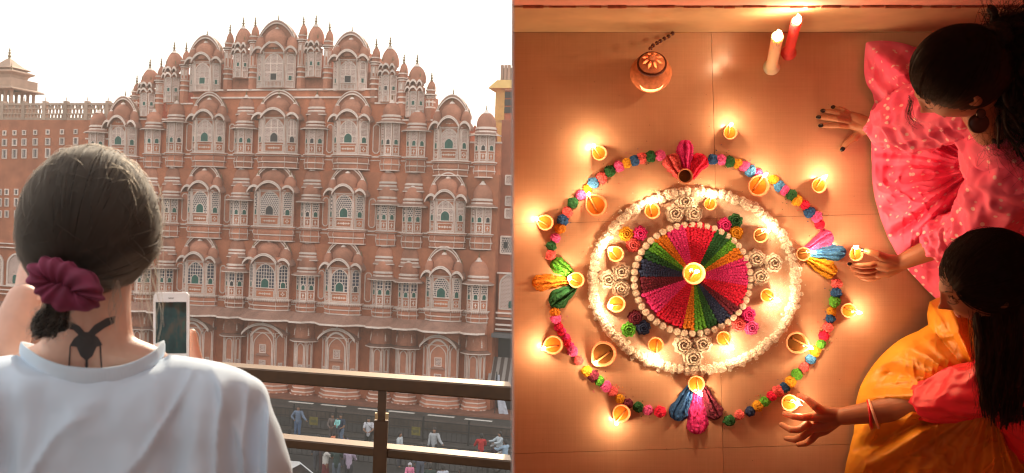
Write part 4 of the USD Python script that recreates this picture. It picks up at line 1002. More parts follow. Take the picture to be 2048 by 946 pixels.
# fans of twisted cords radiating from the middle lamp
FAN = [(66, 100, 'crimson', 'top right'), (100, 122, 'hot', 'top left'), (122, 137, 'orange', 'upper left'), (137, 150, 'lime', 'upper left'), (150, 160, 'green', 'left'), (160, 180, 'navy', 'left'), (180, 199, 'maroon', 'left'), (199, 225, 'hot', 'lower left'), (225, 257, 'crimson', 'bottom left'),
       (257, 270, 'orange', 'bottom'), (270, 283, 'lime', 'bottom'), (283, 297, 'green', 'bottom right'), (297, 312, 'navy', 'lower right'), (312, 325, 'maroon', 'lower right'), (325, 350, 'crimson', 'right'), (350, 382, 'hot', 'right'), (382, 396, 'orange', 'upper right'), (396, 408, 'lime', 'upper right'), (408, 426, 'green', 'upper right')]
o = RP(1387, 553)
for a0, a1, c, w in FAN:
    n = max(2, round((a1 - a0) / 4.2)); f = rthing('cord_fan', f'fan of {CN[c]} twisted cords at {w} of the coloured wheel', 'cord fan', o)
    for k in range(n):
        a = math.radians(a0 + (a1 - a0) * (k + .5) / n); dth = math.radians((a1 - a0) / n)
        rs = np.linspace(22, rng.uniform(105, 111), 64) * PXM; ph = rng.uniform(0, 6)
        rad = .56 * rs * dth * (1 + .22 * np.sin(rs / PXM * 1.25 + ph)) * (1 - .25 * np.exp(-(rs[-1] - rs) / .004)); rad = np.minimum(rad, .0075)
        aj = a + dth * .16 * np.sin(rs / PXM * .6 + ph) + .006 * rng.normal()
        p_ = np.column_stack([rs * np.cos(aj), rs * np.sin(aj) * .97, .0065 + .0012 * np.sin(rs / PXM * 1.25 + ph)])
        MB().tube(p_, rad, 8).build('cord', powder(c), f, smooth=50)
    g = Polygon([(0, 0)] + [(108 * PXM * math.cos(math.radians(t)), 105 * PXM * math.sin(math.radians(t))) for t in np.linspace(a0, a1, 6)]); MB().poly(g, .0005, .0035).build('backing', powder(c), f)
# heaped powder petals
def petal(base, tip, wtip, c, label, H=.016, seed=0, wbase=.25):
    b, t = RP(*base)[:2], RP(*tip)[:2]; o3 = np.array([*b, 0]); ax = t - b; L = np.linalg.norm(ax); ax /= L; nx = np.array([-ax[1], ax[0]]); W = wtip * PXM
    nt, nu = 46, 34; T, U = np.meshgrid(np.linspace(0, 1, nt), np.linspace(-1, 1, nu), indexing='ij')
    w = W * (wbase + (1 - wbase) * np.clip(T / .75, 0, 1) ** .8) * np.sqrt(np.clip(1 - np.clip((T - .72) / .28, 0, 1) ** 2.4, 0, 1))
    w = w * (1 + .14 * (meshkit.noise(np.stack([T * 9, np.sign(U) * 3, 0 * T + seed], -1), 1) - .5) * 2)
    h = H * np.clip(1 - np.abs(U) ** 2.6, 0, 1) * np.clip(T / .12, 0, 1) * np.clip((1 - T) / .08, 0, 1) ** .6 * (.7 + .3 * np.cos(U * 9 + 2 * meshkit.noise(np.stack([T * 4, U, 0 * T + seed], -1), 2)))
    q = np.stack([T * 26, U * 12, 0 * T + seed], -1); h = h * (.62 + .75 * meshkit.fbm(q, 3, 3)) + .0006
    xy = (T * L)[..., None] * ax + (w * U)[..., None] * nx + (meshkit.noise(np.stack([T * 40, U * 20, 0 * T + seed + 9], -1), 2)[..., None] - .5) * .004
    MB_ = MB().grid(np.concatenate([xy, h[..., None]], -1)); bt = np.concatenate([xy, 0 * h[..., None]], -1); MB_.grid(bt[:, ::-1])
    put(MB_.mesh(), 'powder_petal', powder(c), m=frame(RF, RW(o3)), smooth=60, label=label, category='powder petal')
petal((1368, 362), (1334, 311), 19, 'salmon', 'salmon pink powder petal, left of three above the unlit lamp', seed=1)
petal((1371, 350), (1370, 280), 18, 'hot', 'hot pink powder petal, middle and longest above the unlit lamp', seed=2)
petal((1374, 362), (1408, 310), 18, 'crimson', 'crimson powder petal, right of three above the unlit lamp', seed=3)
petal((1150, 556), (1104, 521), 17, 'lime', 'bright green powder petal, upper of three beside the left lamp', seed=4)
petal((1148, 562), (1064, 565), 17, 'orange', 'orange powder petal, middle of three beside the left lamp', seed=5)
petal((1152, 572), (1101, 610), 20, 'green', 'dark green powder petal, lower of three beside the left lamp', seed=6)
petal((1608, 500), (1664, 468), 17, 'pink', 'light pink powder petal, upper of three beside the right lamp', seed=7)
petal((1612, 508), (1692, 504), 16, 'sky', 'bright blue powder petal, middle of three beside the right lamp', seed=8)
petal((1608, 515), (1672, 548), 18, 'yellow', 'yellow powder petal, lower of three beside the right lamp', seed=9)
petal((1384, 768), (1350, 840), 20, 'blue', 'deep blue powder petal, left of three below the bottom lamp', seed=10)
petal((1394, 780), (1394, 868), 23, 'hot', 'pink powder petal, middle of three below the bottom lamp', seed=11)
petal((1404, 770), (1436, 838), 17, 'maroon', 'maroon powder petal, right of three below the bottom lamp', seed=12)
# loose grains and the dusting of white powder inside the ring
gr = MB()
tet = trimesh.creation.icosphere(0)
def grains(px, py, s, n, mb):
    for _ in range(n):
        q = RP(px + rng.normal() * s, py + rng.normal() * s); r = rng.uniform(.0006, .0017); mb.add(tet.vertices * r + [q[0], q[1], r * .6], tet.faces)
byc = {}
spk = MB()
for _ in range(90): grains(rng.uniform(1050, 1780), rng.uniform(90, 930), 1, 1, spk)
put(spk.mesh(), 'dust_specks', GROUT, m=RM0, kind='stuff')
for x, y, c in RINGF: grains(x, y, 11, 8, byc.setdefault(c, MB()))
for x, y in ringpts(1388, 562, 203, 178, 92): grains(x, y, 11, 14, byc.setdefault('white', MB()))
for c, mb in byc.items(): mb.build('spilled_grains', powder(c), kind='stuff') if False else put(mb.mesh(), 'spilled_grains', powder(c), m=RM0, kind='stuff')
DUST = usdkit.material(stage, '/World/Looks/white_dust', {'tc': ('texture_coordinate', {}), 'n': ('noise_texture', {'scale': 9.0, 'detail': 8.0, 'roughness': .7}), 'm': ('noise_texture', {'scale': 900.0, 'detail': 1.0}),
    'a': ('math', {'math_type': 'multiply_add', 'value2': .45}), 'r': ('map_range', {'from_min': .62, 'from_max': .9, 'to_min': .08, 'to_max': .75, 'clamp': True}), 'd': ('diffuse_bsdf', {'color': (.86, .76, .66)}), 't': ('transparent_bsdf', {}), 'x': ('mix_closure', {})},
    [('tc.object', 'n.vector'), ('tc.object', 'm.vector'), ('m.fac', 'a.value1'), ('n.fac', 'a.value3'), ('a.value', 'r.value'), ('r.result', 'x.fac'), ('t.BSDF', 'x.closure1'), ('d.BSDF', 'x.closure2')], surface='x.closure')
mb = MB().lathe([(0, .0009), (1, .0009)][::-1], 64); mb.xf(lambda v: v * [203 * PXM, 178 * PXM, 1] + [*RP(1388, 562)[:2], 0]); put(mb.mesh(), 'powder_dusting', DUST, m=RM0, kind='stuff')
# ------------------------------------------------------------------ figures: joints with radii -> one smooth skin, clothes and hair as children
def cap(a, ra, b, rb, n=32):
    return m3.Manifold.batch_hull([m3.Manifold.sphere(r, n).translate(tuple(map(float, c))) for c, r in ((a, ra), (b, rb))])
def union(bones):
    out = []
    for b in bones:
        for (p, r), (q, s) in zip(b[:-1], b[1:]): out.append(cap(p, r, q, s))
    return m3.Manifold.batch_boolean(out, m3.OpType.Add)
def skin(bones, edge=.008, it=10):
    q = union(bones).refine_to_length(edge).to_mesh(); m = trimesh.Trimesh(q.vert_properties[:, :3].astype(float), q.tri_verts); m.merge_vertices()
    trimesh.smoothing.filter_taubin(m, lamb=.5, nu=.52, iterations=it); return m
def folds(m, amp, freq, seed=0, axis=None, fine=.35):
    """cloth wrinkles: the surface moved along its normals by stretched noise"""
    n = m.vertex_normals; v = m.vertices.copy(); q = v * freq
    if axis is not None: a = np.asarray(axis, float) / np.linalg.norm(axis); q = q - np.outer(q @ a, a) * .8
    d = (1 - 2 * np.abs(meshkit.noise(q + seed, seed) - .5)) ** 2 + fine * meshkit.noise(q * 2.7 + 5, seed + 1) - .5
    m.vertices = v + n * (amp * d)[:, None]; return m
def head_mesh(wide=1.0, smile=0.0, sub=5):
    """face towards +y, crown towards +z"""
    d = trimesh.creation.icosphere(sub).vertices; v = d * [.072 * wide, .092, .112]
    x, y, z = v.T; low = np.clip((-z - .02) / .09, 0, 1)
    v[:, 0] *= 1 - .32 * low ** 1.3; v[:, 1] = np.where(y < 0, y * (1 - .35 * low), y * (1 - .06 * low)); x, y, z = v.T.copy()
    f = np.clip(y / .03, 0, 1)
    g = lambda cx, cz, sx, sz: np.exp(-((x - cx) / sx) ** 2 - ((z - cz) / sz) ** 2) * f
    o = -.010 * (g(.031, .012, .018, .013) + g(-.031, .012, .018, .013)) + .007 * (g(.031, .010, .011, .008) + g(-.031, .010, .011, .008)) + .005 * g(0, .034, .05, .010)
    o += .012 * g(0, .002, .007, .022) + .021 * g(0, -.019, .010, .011) + .006 * (g(.012, -.024, .006, .006) + g(-.012, -.024, .006, .006))
    o += .007 * g(0, -.048, .020, .006) + .007 * g(0, -.060, .017, .006) - .006 * g(0, -.0538, .024, .0022) + .008 * g(0, -.09, .018, .014) + .004 * (g(.042, -.03, .02, .02) + g(-.042, -.03, .02, .02))
    v[:, 1] += o; m = trimesh.Trimesh(v, trimesh.creation.icosphere(sub).faces, process=False); ears = []
    for s in (-1, 1):
        e = trimesh.creation.icosphere(3); e.apply_scale([.011, .019, .031]); w = e.vertices; w[:, 0] -= .006 * np.exp(-((w[:, 1]) / .008) ** 2 - (w[:, 2] / .016) ** 2) * s * (w[:, 0] * s > 0); e.vertices = w
        e.apply_transform(trimesh.transformations.rotation_matrix(.25 * s, [0, 0, 1])); e.apply_translation([s * .072 * wide, -.012, -.008]); ears.append(e)
    return trimesh.util.concatenate([m] + ears)
def basis(f, u):
    f = np.array(f, float); f /= np.linalg.norm(f); u = np.array(u, float); u = u - (u @ f) * f; u /= np.linalg.norm(u); return np.stack([np.cross(f, u), f, u])
def place(m, B, c, s=1.0): m = m.copy(); m.vertices = m.vertices * s @ B + c; return m
def strands(name, curves, width, mt, parent, kind=None):
    path = f'{parent}/{numbered(parent, name)}'; b = UsdGeom.BasisCurves.Define(stage, path)
    b.CreateTypeAttr('linear'); b.CreateCurveVertexCountsAttr([len(c) for c in curves]); p = np.vstack(curves).astype(np.float32); b.CreatePointsAttr(Vt.Vec3fArray.FromNumpy(p))
    w = np.concatenate([width * np.linspace(1, .35, len(c)) for c in curves]); b.CreateWidthsAttr(Vt.FloatArray.FromNumpy(w.astype(np.float32))); b.SetWidthsInterpolation('vertex')
    UsdShade.MaterialBindingAPI.Apply(b.GetPrim()).Bind(mt); keys(b.GetPrim(), kind=kind)
def skinmat(name, c): return mat(name, c, .5, var=.08, scale=30, bump=.12, bscale=500, bdist=.001, subsurface_weight=.15, subsurface_scale=.008, subsurface_radius=(1.0, .35, .2))
SKIN = skinmat('warm_skin', (.32, .135, .068)); SKIN2 = skinmat('pale_skin', (.62, .36, .26))
HAIR = mat('black_hair', (.014, .008, .006), .55, specular_ior_level=.22, bump=.5, bscale=160, bdist=.002, stretch=(1, 1, .12))
NAIL = mat('black_nail', (.012, .01, .012), .2); LIP = mat('lip', (.38, .07, .05), .4)

def star_cloth(cx, cy, outline, hfun, n_r=60, n_a=220, zmin=.004):
    """a spread skirt: rings from its middle to its hem; hfun(px, py, rho, theta) gives its height off the floor"""
    o = np.array(outline, float); th = np.arctan2(o[:, 1] - cy, o[:, 0] - cx); rr = np.hypot(o[:, 0] - cx, o[:, 1] - cy); k = np.argsort(th); th, rr = th[k], rr[k]
    a = np.linspace(-PI, PI, n_a, endpoint=False); R = np.interp(a, np.concatenate([th - 2 * PI, th, th + 2 * PI]), np.tile(rr, 3))
    rho = np.linspace(0, 1, n_r); RR, A = np.meshgrid(rho, a, indexing='ij'); px = cx + RR * R * np.cos(A); py = cy + RR * R * np.sin(A)
    h = np.maximum(hfun(px, py, RR, A), zmin); k = (D - h) / FPX
    return np.stack([(px - CX) * k, -(py - CY) * k, h], -1)
def cloth(name, grid, mt, parent, thick=.003):
    mb = MB().grid(grid, True); g2 = grid - [0, 0, thick]; mb.grid(g2[:, ::-1], True); mb.grid(np.array([g2[-1], grid[-1]]), True); return put(mb.mesh(), name, mt, parent, smooth=80)
def crease(px, py, f, amp, s):
    w = meshkit.noise(np.stack([px * f * .4, py * f * .4, 0 * px + s], -1), s) * 2; q = np.stack([px * f + w, py * f - w, 0 * px + s * 3], -1)
    return amp * ((1 - 2 * np.abs(meshkit.noise(q, s + 1) - .5)) ** 3 + .4 * (1 - 2 * np.abs(meshkit.noise(q * 2.3, s + 2) - .5)) ** 3)
def bump2(px, py, x, y, sx, sy, rot=0):
    c, s = math.cos(rot), math.sin(rot); u = ((px - x) * c + (py - y) * s) / sx; v = (-(px - x) * s + (py - y) * c) / sy; return np.exp(-u * u - v * v)
def cloth_mat(name, c, c2, dots=None, rough=.7, sheen=.4):
    nodes = {'tc': ('texture_coordinate', {}), 'n': ('noise_texture', {'scale': 9.0, 'detail': 4.0}), 'r': ('rgb_ramp', {'ramp': [(.3, c), (.7, c2)]}), 'w': ('noise_texture', {'scale': 900.0}), 'b': ('bump', {'strength': .2, 'distance': .001}),
             'p': ('principled_bsdf', {'roughness': rough, 'sheen_weight': sheen * .35, 'sheen_roughness': .4, 'sheen_tint': c2})}
    links = [('tc.object', 'n.vector'), ('tc.object', 'w.vector'), ('w.fac', 'b.height'), ('b.normal', 'p.normal'), ('n.fac', 'r.fac')]
    if dots:
        nodes |= {'v': ('voronoi_texture', {'scale': 38.0, 'randomness': .85}), 'm': ('map_range', {'from_min': .17, 'from_max': .24, 'to_min': 1.0, 'to_max': 0.0, 'clamp': True}), 'x': ('mix', {'mix_type': 'mix', 'color2': dots})}
        links += [('tc.object', 'v.vector'), ('v.distance', 'm.value'), ('m.result', 'x.fac'), ('r.color', 'x.color1'), ('x.color', 'p.base_color')]
    else: links.append(('r.color', 'p.base_color'))
    LOOK[name] = usdkit.material(stage, f'/World/Looks/{name}', nodes, links, surface='p.BSDF'); return LOOK[name]
PINKC = cloth_mat('pink_dotted_muslin', (.84, .07, .22), (.93, .20, .36), (.95, .60, .62)); REDC = cloth_mat('red_silk', (.74, .012, .04), (.82, .03, .07), None, .35, .6); GOLDC = cloth_mat('orange_silk', (.64, .25, .018), (.80, .38, .035), None, .38, .7)
def L_(rows, o): return [(RP(*p) - o, r) for p, r in rows]
def nail(p, q, r, parent, o):
    t = RP(*p) - o; a = t - (RP(*q) - o); a /= np.linalg.norm(a); e = trimesh.creation.icosphere(2); e.apply_scale([r * .72, r * .95, r * .3]); B = basis(a, [0, 0, 1]); put(place(e, B, t + B[2] * r * .78 + a * r * .1), 'nail', NAIL, parent, smooth=True)

# ---- woman in pink
o = RP(2060, 330); w1 = rthing('person', 'person in pink dotted dress with large earring, seated with one hand flat on floor', 'person', o)
fA = [[(1699, 230, .03), (1688, 222, .034), (1677, 217.5, .022), (1669, 216, .010)], [(1697, 236, .034), (1679, 228, .036), (1662, 224, .024), (1648, 222.5, .010)], [(1696, 243, .034), (1674, 238, .036), (1656, 235.5, .024), (1639, 235, .010)], [(1699, 251, .030), (1678, 250.5, .032), (1660, 251, .022), (1643, 251.5, .010)]]
thA = [(1722, 262, .03), (1708, 276, .028), (1694, 285, .02), (1685, 296, .010)]
fB = [[(1752, 528, .062), (1740, 531, .070), (1722, 532, .066), (1700, 528, .055)], [(1750, 537, .056), (1738, 541, .060), (1720, 541, .056), (1705, 537, .046)], [(1751, 546, .048), (1740, 550, .048), (1727, 551, .044), (1713, 548, .036)], [(1756, 552, .040), (1746, 556, .038), (1734, 557, .034), (1722, 555, .028)]]
thB = [(1771, 517, .075), (1756, 509, .086), (1741, 505, .080), (1727, 501, .066)]
bones = [L_([((2080, 350, .13), .13), ((2040, 300, .38), .11), ((1995, 262, .48), .06)], o), L_([((1990, 262, .49), .05), ((1955, 205, .58), .047)], o),
         L_([((2020, 300, .44), .06), ((1935, 190, .44), .05), ((1838, 240, .25), .04), ((1742, 253, .052), .024)], o), L_([((2020, 300, .44), .06), ((2030, 340, .44), .05), ((1962, 462, .27), .040), ((1875, 493, .15), .034), ((1799, 526, .075), .022)], o),
         L_([((1742, 253, .05), .024), ((1716, 240, .036), .02), ((1702, 232, .03), .014)], o), L_([((1742, 253, .05), .024), ((1716, 250, .034), .02), ((1702, 248, .032), .014)], o), L_([((1735, 256, .045), .02), ((1722, 262, .032), .014)], o),
         L_([((1799, 526, .075), .022), ((1774, 530, .068), .021), ((1754, 530, .062), .014)], o), L_([((1799, 528, .072), .022), ((1774, 542, .056), .02), ((1756, 548, .05), .013)], o), L_([((1795, 524, .078), .02), ((1771, 517, .075), .014)], o)]
for f in fA: bones.append(L_([(p, r) for p, r in zip(f, (.0105, .0092, .0082, .0068))], o))
for f in fB: bones.append(L_([(p, r) for p, r in zip(f, (.0108, .0098, .0088, .0072))], o))
for f in (thA, thB): bones.append(L_([(p, r) for p, r in zip(f, (.0135, .0115, .010, .0082))], o))
body = skin(bones, .006, 8)
B1 = basis((-.55, -.50, -.67), (-.81, .52, .27)); c1 = RP(1918, 160, .63) - o
put(trimesh.util.concatenate([body, place(head_mesh(), B1, c1, 1.0)]), 'body', SKIN, w1, smooth=True)
for f in fA: nail(f[3], f[2], .0085, w1, o)
nail(thA[3], thA[2], .0095, w1, o); nail(thB[3], thB[2], .0085, w1, o); nail(fB[0][3], fB[0][2], .0075, w1, o)
def yE(x, z): return .092 * math.sqrt(1 - (x / .072) ** 2 - (z / .112) ** 2)
def face_bits(B, c, parent, s=1.0):
    for sx in (-1, 1):
        brow = [[sx * x, y, z] for x, y, z in ((.013, yE(.013, .030) + .003, .030), (.025, yE(.025, .036) + .002, .036), (.037, yE(.037, .037), .037), (.047, yE(.047, .031) - .001, .031))]; mb = MB().tube(np.array(brow), [.0012, .0020, .0018, .0008], 6); mb.xf(lambda v: v * s @ B + c); mb.build('eyebrow', HAIR, parent, smooth=True)
        lash = [[sx * x, y, z] for x, y, z in ((.020, yE(.020, .004) + .002, .004), (.027, yE(.027, .0005) + .003, .0005), (.036, yE(.036, .001) + .002, .001), (.043, yE(.043, .004), .004))]; mb = MB().tube(np.array(lash), .0008, 5); mb.xf(lambda v: v * s @ B + c); mb.build('eyelashes', HAIR, parent, smooth=True)
    lip = trimesh.creation.icosphere(3); lip.apply_scale([.019, .0055, .0075]); v = lip.vertices; v[:, 1] -= .002 * np.exp(-(v[:, 2] / .0012) ** 2); v[:, 1] -= 6 * v[:, 0] ** 2; lip.vertices = v; lip.apply_translation([0, .0835, -.054]); put(place(lip, B, c, s), 'lips', LIP, parent, smooth=True)
face_bits(B1, c1, w1)
def hair_cap(B, c, r=(.085, .103, .112), sh=(0, -.022, .022), seed=0, name='hair', parent=None, part=0.0):
    m = trimesh.creation.icosphere(5); v = m.vertices.copy(); d = v.copy()
    n = meshkit.noise(np.column_stack([np.arctan2(d[:, 0], d[:, 2] + .3) * 26, d[:, 1] * 1.5, d[:, 2] * 1.5]), seed) - .5
    v = v * r * (1 + .035 * n + .03 * (meshkit.fbm(d * 2.5, 3, seed) - .5))[:, None]; v[:, 2] -= .006 * np.exp(-(d[:, 0] / .05) ** 2) * part * (d[:, 2] > 0)
    m.vertices = v + sh; return put(place(m, B, c), name, HAIR, parent, smooth=True)
def cap_strands(B, c, gather, parent, r=(.084, .104, .110), sh=(0, -.022, .020), n=1400, seed=1):
    g = np.random.default_rng(seed); e_ = np.array(gather, float); e_ /= np.linalg.norm(e_); out = []
    for k in range(n):
        s0 = g.normal(0, 1, 3); s0[1] = s0[1] * .7 + .45; s0[2] = abs(s0[2]) * .8 - .1; s0 /= np.linalg.norm(s0)
        om = math.acos(np.clip(s0 @ e_, -1, 1)) + 1e-6; u = np.linspace(0, 1, 14)[:, None]; q_ = (np.sin((1 - u) * om) * s0 + np.sin(u * om) * e_) / math.sin(om)
        out.append(((q_ * r * (1.025 + abs(g.normal(0, .014)))) + sh) @ B + c)
    strands('combed_hair', out, .0010, HAIR, parent)
cap_strands(B1, c1, (.1, -.85, .35), w1)
hair1 = hair_cap(B1, c1, (.084, .104, .110), (0, -.022, .020), 3, 'hair', w1)
def lock(pts, r, seed, wav=0.0, n=40):
    p = np.array(pts, float); t = np.linspace(0, 1, len(p)); u = np.linspace(0, 1, n); g = np.random.default_rng(seed)
    from scipy.interpolate import PchipInterpolator
    q = PchipInterpolator(t, p)(u); a, b, ph = g.uniform(14, 26), g.uniform(14, 26), g.uniform(0, 6, 3)
    q += wav * np.sin(u * PI / 2)[:, None] * np.stack([np.sin(a * u + ph[0]), np.sin(b * u + ph[1]), np.sin(a * u + ph[2])], 1); return q, r * np.interp(u, [0, .15, .7, 1], [.6, 1, .9, .25])
kn = trimesh.creation.icosphere(4); kn.vertices *= (1 + .25 * (meshkit.fbm(kn.vertices * 3, 3, 4) - .5))[:, None]; kn.apply_scale([.030, .036, .05]); kn.apply_translation(RP(1992, 75, .68) - o); put(kn, 'hair_knot', HAIR, w1, smooth=True)
g = np.random.default_rng(5); tail = MB(); fz = []
for k in range(80):
    j = lambda s: g.normal(0, s, 3)
    pts = [RP(1998, 80, .67) - o + j(.012), RP(2030 + g.uniform(-15, 25), 80 + g.uniform(-35, 30), .68) - o + j(.02), RP(2050 + g.uniform(-45, 20), 150 + g.uniform(-40, 30), .62) - o + j(.03), RP(2040 + g.uniform(-30, 30), 240 + g.uniform(-30, 30), .56) - o + j(.03), RP(2050 + g.uniform(-25, 30), 300 + g.uniform(-60, 30), .50) - o + j(.02)]
    q, r = lock(pts, g.uniform(.005, .009), k, .012); tail.tube(q, r, 7)
    for i in range(16):
        q2, _ = lock([p_ + g.normal(0, .022, 3) for p_ in pts], 1, 100 + k * 17 + i, .014, 26); fz.append(q2)
tail.build('ponytail', HAIR, w1, smooth=True); strands('loose_hair', fz, .0009, HAIR, w1)
fr = []                                                   # curl falling beside the face
for k in range(18):
    a = np.linspace(0, 1, 30); s0 = RP(1820 + g.normal() * 3, 200 + g.normal() * 5, .60) - o; e0 = RP(1826 + g.normal() * 6, 254 + g.normal() * 5, .50) - o
    rad = .008 * np.clip(a * 1.5, 0, 1) * g.uniform(.5, 1.2); ph = 6.5 * a + g.uniform(0, 1.5); fr.append(s0 + (e0 - s0) * a[:, None] + np.stack([rad * np.cos(ph), rad * np.sin(ph), .004 * np.sin(ph)], 1))
strands('curl', fr, .0010, HAIR, w1)
ear = c1 + np.array([.085, -.010, -.035]) @ B1            # her ear that shows
ec = RP(1957, 247, .635) - o
mb = MB().lathe([(0, .006), (.012, .0075), (.021, .005), (.0235, .002), (.0235, -.002), (.012, -.006), (0, -.006)], 26, ); mb.xf(lambda v: v @ basis((.3, .9, .2), (-.2, -.2, .95)) + ec); er = mb.build('earring', mat('dark_metal', (.09, .06, .05), .3, metallic=.8), w1, smooth=40)
mb = MB().lathe([(0, .005), (.010, .004), (.0115, 0), (.010, -.004), (0, -.005)], 18); mb.xf(lambda v: v @ basis((.3, .9, .2), (-.2, -.2, .95)) + RP(1962, 227, .645) - o); mb.build('ear_stud', mat('dark_metal', (.09, .06, .05)), w1, smooth=40)
out1 = [(1733, 84), (1762, 81), (1795, 84), (1830, 94), (1880, 100), (1960, 100), (2060, 110), (2140, 160), (2180, 330), (2160, 520), (2080, 640), (1990, 660), (1920, 640), (1872, 596), (1838, 562), (1808, 528), (1786, 492), (1768, 452), (1756, 415), (1748, 380), (1745, 330), (1744, 290), (1741, 262), (1738, 240), (1742, 222), (1750, 205), (1746, 186), (1734, 168), (1729, 145), (1730, 110)]
def h1(px, py, r, a):
    f = np.sin(a * 17 + 2.2 * np.sin(a * 5) + 3 * meshkit.noise(np.stack([px * .006, py * .006, 0 * px], -1), 3)); f2 = np.sin(a * 39 + 5 * meshkit.noise(np.stack([px * .012, py * .012, 0 * px + 4], -1), 2))
    h = .17 * (1 - r ** 2.2) * (.35 + .65 * np.clip((px - 1730) / 190, 0, 1)) + .07 * bump2(px, py, 1800, 150, 55, 45) + .05 * bump2(px, py, 1850, 400, 60, 110, -.35)
    h += (.026 * f * np.clip(r * 1.5, 0, 1) + .010 * f2 * r) * np.clip((1 - r) / .14, .18, 1) + .030 * (meshkit.fbm(np.stack([px * .02, py * .02, 0 * px + 2], -1), 3, 5) - .5) * np.clip((1 - r) / .2, 0.1, 1) + crease(px, py, .035, .009, 3) * np.clip((1 - r) / .1, .1, 1)
    return h + .016
gd = star_cloth(1960, 330, out1, h1, 130, 560) - o; cloth('skirt', gd, PINKC, w1)
bod = folds(skin([L_([((2095, 360, .14), .17), ((2042, 305, .40), .135), ((2005, 275, .46), .085)], o), L_([((2042, 310, .40), .12), ((1965, 235, .43), .075)], o), L_([((2042, 310, .40), .12), ((2032, 345, .43), .09)], o)], .012, 14), .018, 16, 2); put(bod, 'bodice', PINKC, w1, smooth=True)
slA = folds(skin([L_([((1960, 215, .44), .075), ((1890, 225, .34), .078), ((1828, 238, .24), .085), ((1790, 252, .16), .062), ((1774, 254, .12), .046)], o)], .008, 10), .022, 26, 4, None, .5); put(slA, 'sleeve', PINKC, w1, smooth=True)
slB = folds(skin([L_([((2030, 335, .43), .095), ((1995, 400, .36), .085), ((1965, 450, .29), .075), ((1938, 468, .25), .055)], o)], .009, 10), .018, 22, 6, (1, 1, 0), .5); put(slB, 'sleeve', PINKC, w1, smooth=True)
cf = folds(skin([L_([((1945, 462, .26), .052), ((1912, 474, .21), .062), ((1893, 480, .185), .056)], o)], .007, 8), .016, 40, 8, None, .6); put(cf, 'cuff', PINKC, w1, smooth=True)
diya(1713, 509, 13.5, (1709, 495), 'small lit clay lamp held in the fingers of the person in pink', None, lift=.045)

# ---- girl in orange skirt
o = RP(2060, 760); w2 = rthing('person', 'person with long black hair in orange skirt and red sleeve setting down a lamp', 'person', o)
q = lambda u, v, h: (1540 + u / 3.846, 700 + v / 3.846, h)
f2 = [[q(318, 512, .085), q(250, 520, .095), q(180, 512, .085), q(112, 490, .062)], [q(285, 570, .078), q(225, 612, .088), q(160, 615, .080), q(88, 575, .058)], [q(300, 625, .068), q(245, 668, .074), q(190, 690, .064), q(125, 680, .045)], [q(345, 655, .055), q(318, 690, .056), q(275, 718, .046), q(220, 727, .032)]]
t2 = [q(400, 470, .095), q(345, 430, .108), q(290, 385, .098), q(228, 352, .075)]
bones = [L_([((2090, 830, .13), .13), ((2065, 735, .36), .105), ((2025, 660, .47), .055)], o), L_([((2022, 660, .48), .047), ((1985, 610, .56), .044)], o),
         L_([((2060, 730, .40), .06), ((2005, 765, .42), .05), ((1876, 803, .21), .040), ((1790, 818, .15), .037), (q(560, 510, .10), .025), (q(520, 510, .09), .0235)], o),
         L_([(q(520, 500, .09), .023), (q(420, 500, .088), .022), (q(335, 512, .086), .0145)], o), L_([(q(520, 520, .088), .023), (q(410, 570, .075), .022), (q(310, 600, .072), .0145)], o), L_([(q(520, 520, .088), .022), (q(420, 610, .06), .017), (q(355, 640, .056), .0135)], o), L_([(q(520, 500, .09), .022), (q(400, 470, .095), .015)], o)]
for f in f2: bones.append(L_([(p, r) for p, r in zip(f, (.0118, .0105, .0094, .0074))], o))
bones.append(L_([(p, r) for p, r in zip(t2, (.0145, .0125, .0108, .0085))], o))
B2 = basis((-.78, -.42, -.34), (-.63, .68, .26)); c2 = RP(1966, 566, .60) - o
put(trimesh.util.concatenate([skin(bones, .006, 8), place(head_mesh(.98), B2, c2, .98)]), 'body', SKIN, w2, smooth=True); face_bits(B2, c2, w2, .98)
hair_cap(B2, c2, (.084, .104, .108), (0, -.024, .020), 9, 'hair', w2, 1.0)
cap_strands(B2, c2, (.45, -.8, -.25), w2, (.084, .104, .108), (0, -.024, .020), 1400, 4)
g = np.random.default_rng(8); tail = MB(); fz = []
for k in range(150):
    u = g.uniform(-1, 1); dz = g.uniform(-.03, .03)
    pts = [RP(1985 + 20 * u, 510 + 30 * u, .66) - o, RP(2005 + 55 * u, 590 + 18 * u, .62 + dz) - o, RP(2012 + 55 * u, 680, .56 + dz) - o, RP(2008 + 48 * u, 760 + 10 * u, .50 + dz) - o, RP(2005 + 42 * u + g.uniform(-8, 8), 836 + g.uniform(-70, 20) - 15 * (u < -.6), .43 + dz) - o]
    p_, r = lock(pts, g.uniform(.005, .009), 900 + k, .004); tail.tube(p_, r, 7)
    for i in range(8):
        q2, _ = lock([x + g.normal(0, .010, 3) for x in pts], 1, 2000 + k * 15 + i, .004, 24); fz.append(q2)
tail.build('long_hair', HAIR, w2, smooth=True); strands('loose_hair', fz, .0009, HAIR, w2)
cu = []
for k in range(14):
    a = np.linspace(0, 1, 26); s0 = RP(1990 + g.normal() * 8, 800, .44) - o; e0 = RP(2046 + g.normal() * 3, 828 + g.normal() * 4, .42) - o; cu.append(s0 + (e0 - s0) * a[:, None] + np.stack([0 * a, -.03 * np.sin(a * PI), 0 * a], 1))
strands('curl', cu, .0018, HAIR, w2)
out2 = [(1860, 604), (1880, 594), (1930, 590), (2010, 600), (2100, 640), (2200, 760), (2200, 900), (2160, 1010), (2000, 1040), (1850, 1040), (1740, 1020), (1686, 985), (1690, 945), (1699, 905), (1708, 868), (1712, 835), (1713, 805), (1722, 772), (1742, 738), (1770, 705), (1800, 680), (1838, 662), (1858, 650), (1855, 628)]
